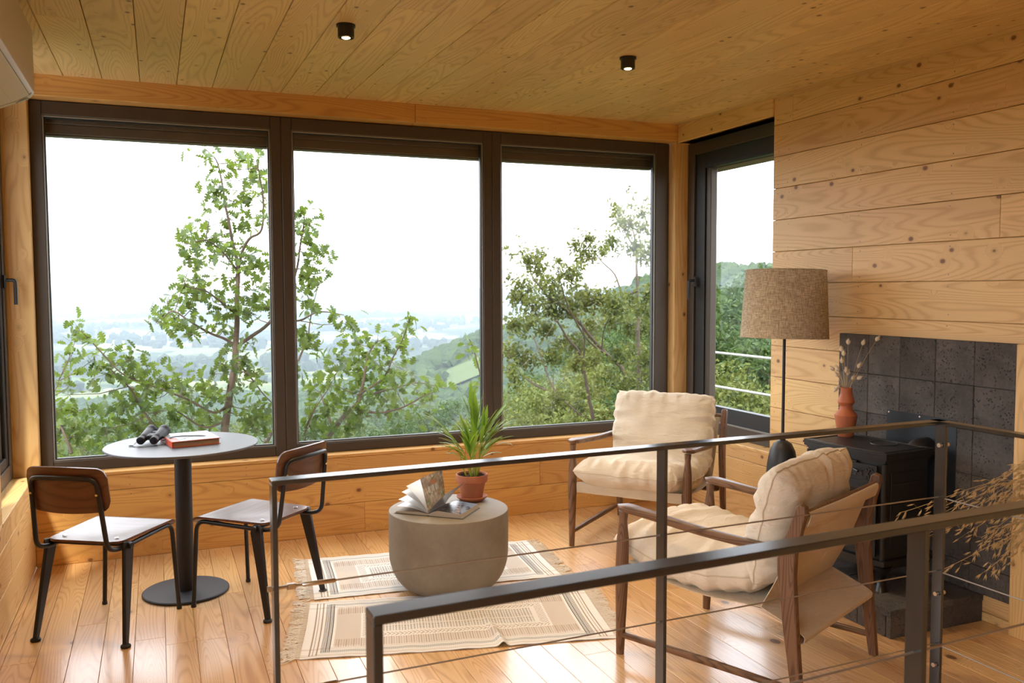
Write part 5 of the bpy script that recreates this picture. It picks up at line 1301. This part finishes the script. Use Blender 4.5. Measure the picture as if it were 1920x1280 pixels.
def crown(seed, mat, Rr, nleaf, lf, mat2=None):
    """broad crown: several lobes covered with leaves, plus trunk; returns a thing at the origin"""
    rg = random.Random(seed); rs = np.random.RandomState(seed)
    root = empty('broadleaf_tree'); lob = []
    for k in range(11): 
        a = rg.uniform(0, 2*PI); h = rg.uniform(-.55, .75); w = math.sqrt(1-h*h*.8)*.62
        lob.append((Rr*w*math.cos(a)*rg.uniform(.4, 1.1), Rr*w*math.sin(a)*rg.uniform(.4, 1.1), Rr*h*1.15, Rr*rg.uniform(.28, .48)))
    pos = []
    for (x, y, z, r) in lob:
        d = rs.normal(size=(nleaf//11, 3)); d /= np.linalg.norm(d, axis=1)[:, None]; d[:, 2] = np.where(rs.rand(len(d)) < .75, np.abs(d[:, 2]), d[:, 2])
        rad = r*(.72+.40*rs.rand(len(d))**.7); pos.append(np.array([x, y, z])+d*rad[:, None])
    pos = np.concatenate(pos); sz = lf*(.7+.6*rs.rand(len(pos))); V, F = leaves(pos, sz, SV, SF, .5, rs); npmesh('foliage', V, F, mat, root)
    mb = MB(); mb.tube([(0, 0, -Rr*2.4), (.05*Rr, 0, -Rr), (0, .05*Rr, 0), (.05*Rr, .05*Rr, Rr*.7)], [.085*Rr, .065*Rr, .045*Rr, .012*Rr], 10)
    for (x, y, z, r) in lob: mb.tube([(0, 0, z*.5-.45*Rr), (x*.5, y*.5, z*.7-.12*Rr), (x, y, z)], [.028*Rr, .02*Rr, .007*Rr], 6)
    mb.build('trunk', M_bark, root, fix=False); return root
protos = [crown(31, M_far1, 2.4, 4600, .15), crown(32, M_far2, 2.2, 4200, .14), crown(33, M_far1, 2.0, 3600, .14), crown(34, M_far2, 1.6, 2800, .12)]
spots = []
rg = random.Random(77)
def put(px, py, dist, k, s, lab): spots.append((px, py, dist, k, s, lab))
HR = {0: 2.4, 1: 2.2, 2: 2.0, 3: 1.6}
def crowd(lst, lab):
    """(px, py of the crown's top, distance, kind, size)"""
    for px, top, dist, k, s in lst: put(px, top+FPX*HR[k]*s*1.12/dist, dist, k, s, lab)
crowd([(1345, 528, 19, 0, 1.0), (1400, 560, 18, 2, 1.0), (1440, 535, 23, 0, 1.1), (1335, 600, 15, 2, .8), (1375, 650, 14, 0, .7), (1440, 640, 15, 2, .8), (1345, 720, 11.5, 3, .5), (1415, 735, 11.5, 3, .6), (1385, 770, 10.5, 1, .4), (1440, 780, 10.5, 3, .5), (1310, 575, 24, 0, 1.1), (1365, 540, 30, 2, 1.3), (1480, 560, 24, 0, 1.2), (1490, 660, 17, 2, .9), (1410, 690, 13, 1, .5)], 'broadleaf tree in the narrow right window')
crowd([(1215, 590, 30, 0, 1.0), (1170, 655, 26, 1, 1.0), (1120, 690, 26, 1, 1.0), (1060, 735, 26, 3, 1.1), (1215, 700, 20, 0, .8), (1150, 745, 19, 1, .7), (1090, 770, 19, 3, .7), (1010, 765, 26, 3, 1.0), (960, 790, 24, 1, .8), (1245, 610, 32, 2, 1.2), (1110, 655, 46, 3, 1.4), (1035, 705, 48, 1, 1.3), (975, 745, 46, 1, 1.2), (1190, 600, 55, 0, 1.6), (1150, 580, 75, 2, 1.9), (1225, 560, 70, 0, 1.9), (1090, 640, 80, 2, 1.9), (1040, 670, 90, 0, 2.0), (985, 705, 95, 1, 2.0)], 'yellow-green tree crown on the slope beyond the right pane')
crowd([(900, 760, 60, 1, 1.2), (850, 790, 64, 3, 1.3), (700, 800, 70, 0, 1.3), (770, 790, 74, 2, 1.4), (640, 805, 76, 1, 1.4), (870, 745, 110, 0, 1.8), (590, 790, 96, 2, 1.6), (930, 730, 100, 1, 1.7), (810, 760, 120, 2, 2.0), (720, 765, 124, 0, 2.0), (650, 770, 130, 1, 2.0)], 'treetop on the slope, low in the middle pane')
crowd([(130, 815, 70, 1, 1.3), (220, 805, 76, 0, 1.3), (330, 800, 84, 2, 1.5), (430, 800, 78, 1, 1.3), (500, 785, 100, 0, 1.7), (270, 780, 120, 2, 2.0), (390, 775, 124, 0, 2.0), (160, 785, 110, 1, 1.8), (110, 780, 130, 2, 2.1)], 'treetop on the slope, low in the left pane')
for n, (px, py, dist, k, s, lab) in enumerate(spots):
    d = (FW*FPX+RT*(px-960)-UP*(py-640)).normalized(); loc = CAM+d*dist
    o = copy_tree(protos[k]); o.location = loc; o.rotation_euler = (0, 0, rg.uniform(0, 6.28)); o.scale = (s, s, s*rg.uniform(.9, 1.1))
    w = 'near' if dist < 20 else 'mid-distance' if dist < 80 else 'farther'
    if lab[0] == 'b': z_ = ('above the upper balcony tube' if py < 655 else 'between the two balcony tubes' if py < 730 else 'below the lower balcony tube')+(', left side' if px < 1370 else ', lampshade side' if px > 1425 else '')
    elif lab[0] == 'y': z_ = 'at its left' if px < 1020 else 'at its middle' if px < 1130 else 'at its right'
    elif 'middle' in lab: z_ = 'at its left' if px < 680 else 'at its centre' if px < 830 else 'at its right'
    else: z_ = 'at its left edge' if px < 200 else 'above the bistro table' if px < 360 else 'behind the oak trunk'
    lab_ = lab+' '+z_
    tag(o, w+' '+lab_, 'tree', {'b': 'trees outside the right-hand window', 'y': 'trees on the slope beyond the right pane'}.get(lab[0], 'treetops on the slope below the house'))
for pr_ in protos:
    for c in children_of(pr_): bpy.data.objects.remove(c)
    bpy.data.objects.remove(pr_)

# balcony rail outside the right-hand window
br = empty('balcony_railing', (1.2, .4, -.1)); tag(br, 'two grey horizontal tubes and thin wires of the balcony railing outside the right-hand window', 'railing')
M_galv = plain('galvanised_tube', (.42, .42, .41), .4, .5, .7)
for z in (.965, .655):
    mb = MB(); mb.tube([(1.2, -3.2, z), (1.2, 1.48, z)], .012, 12); child(mb, 'rail_tube', M_galv, br)
for (z0, z1) in ((.42, .47), (.24, .32)):
    mb = MB(); mb.tube([(1.2, 1.48, z0), (1.2, -3.2, z1)], .003, 8); child(mb, 'wire', M_galv, br)
for y in (-3.2, 1.5):
    mb = MB(); mb.box((1.2, y, .45), (.04, .04, 1.1), None, .003); child(mb, 'rail_post', M_galv, br)

# ---------------------------------------------------------------- haze over the valley
hz = bpy.data.materials.new('valley_haze'); hz.use_nodes = True; nt = hz.node_tree; nt.nodes.clear()
DEN = .00034; alb = (.36, .43, .50)
vs_ = nt.nodes.new('ShaderNodeVolumeScatter'); vs_.inputs['Color'].default_value = (*alb, 1); vs_.inputs['Density'].default_value = DEN
va_ = nt.nodes.new('ShaderNodeVolumeAbsorption'); va_.inputs['Color'].default_value = (*alb, 1); va_.inputs['Density'].default_value = DEN
ad_ = nt.nodes.new('ShaderNodeAddShader'); nt.links.new(vs_.outputs[0], ad_.inputs[0]); nt.links.new(va_.outputs[0], ad_.inputs[1])
oo = nt.nodes.new('ShaderNodeOutputMaterial'); nt.links.new(ad_.outputs[0], oo.inputs['Volume'])
mb = MB(); mb.b2((-9000, 22, -260), (15500, 16500, 4)); hzo = mb.build('haze', hz, None, smooth=False); tag(hzo, 'pale blue haze lying over the valley', 'haze', kind='stuff')
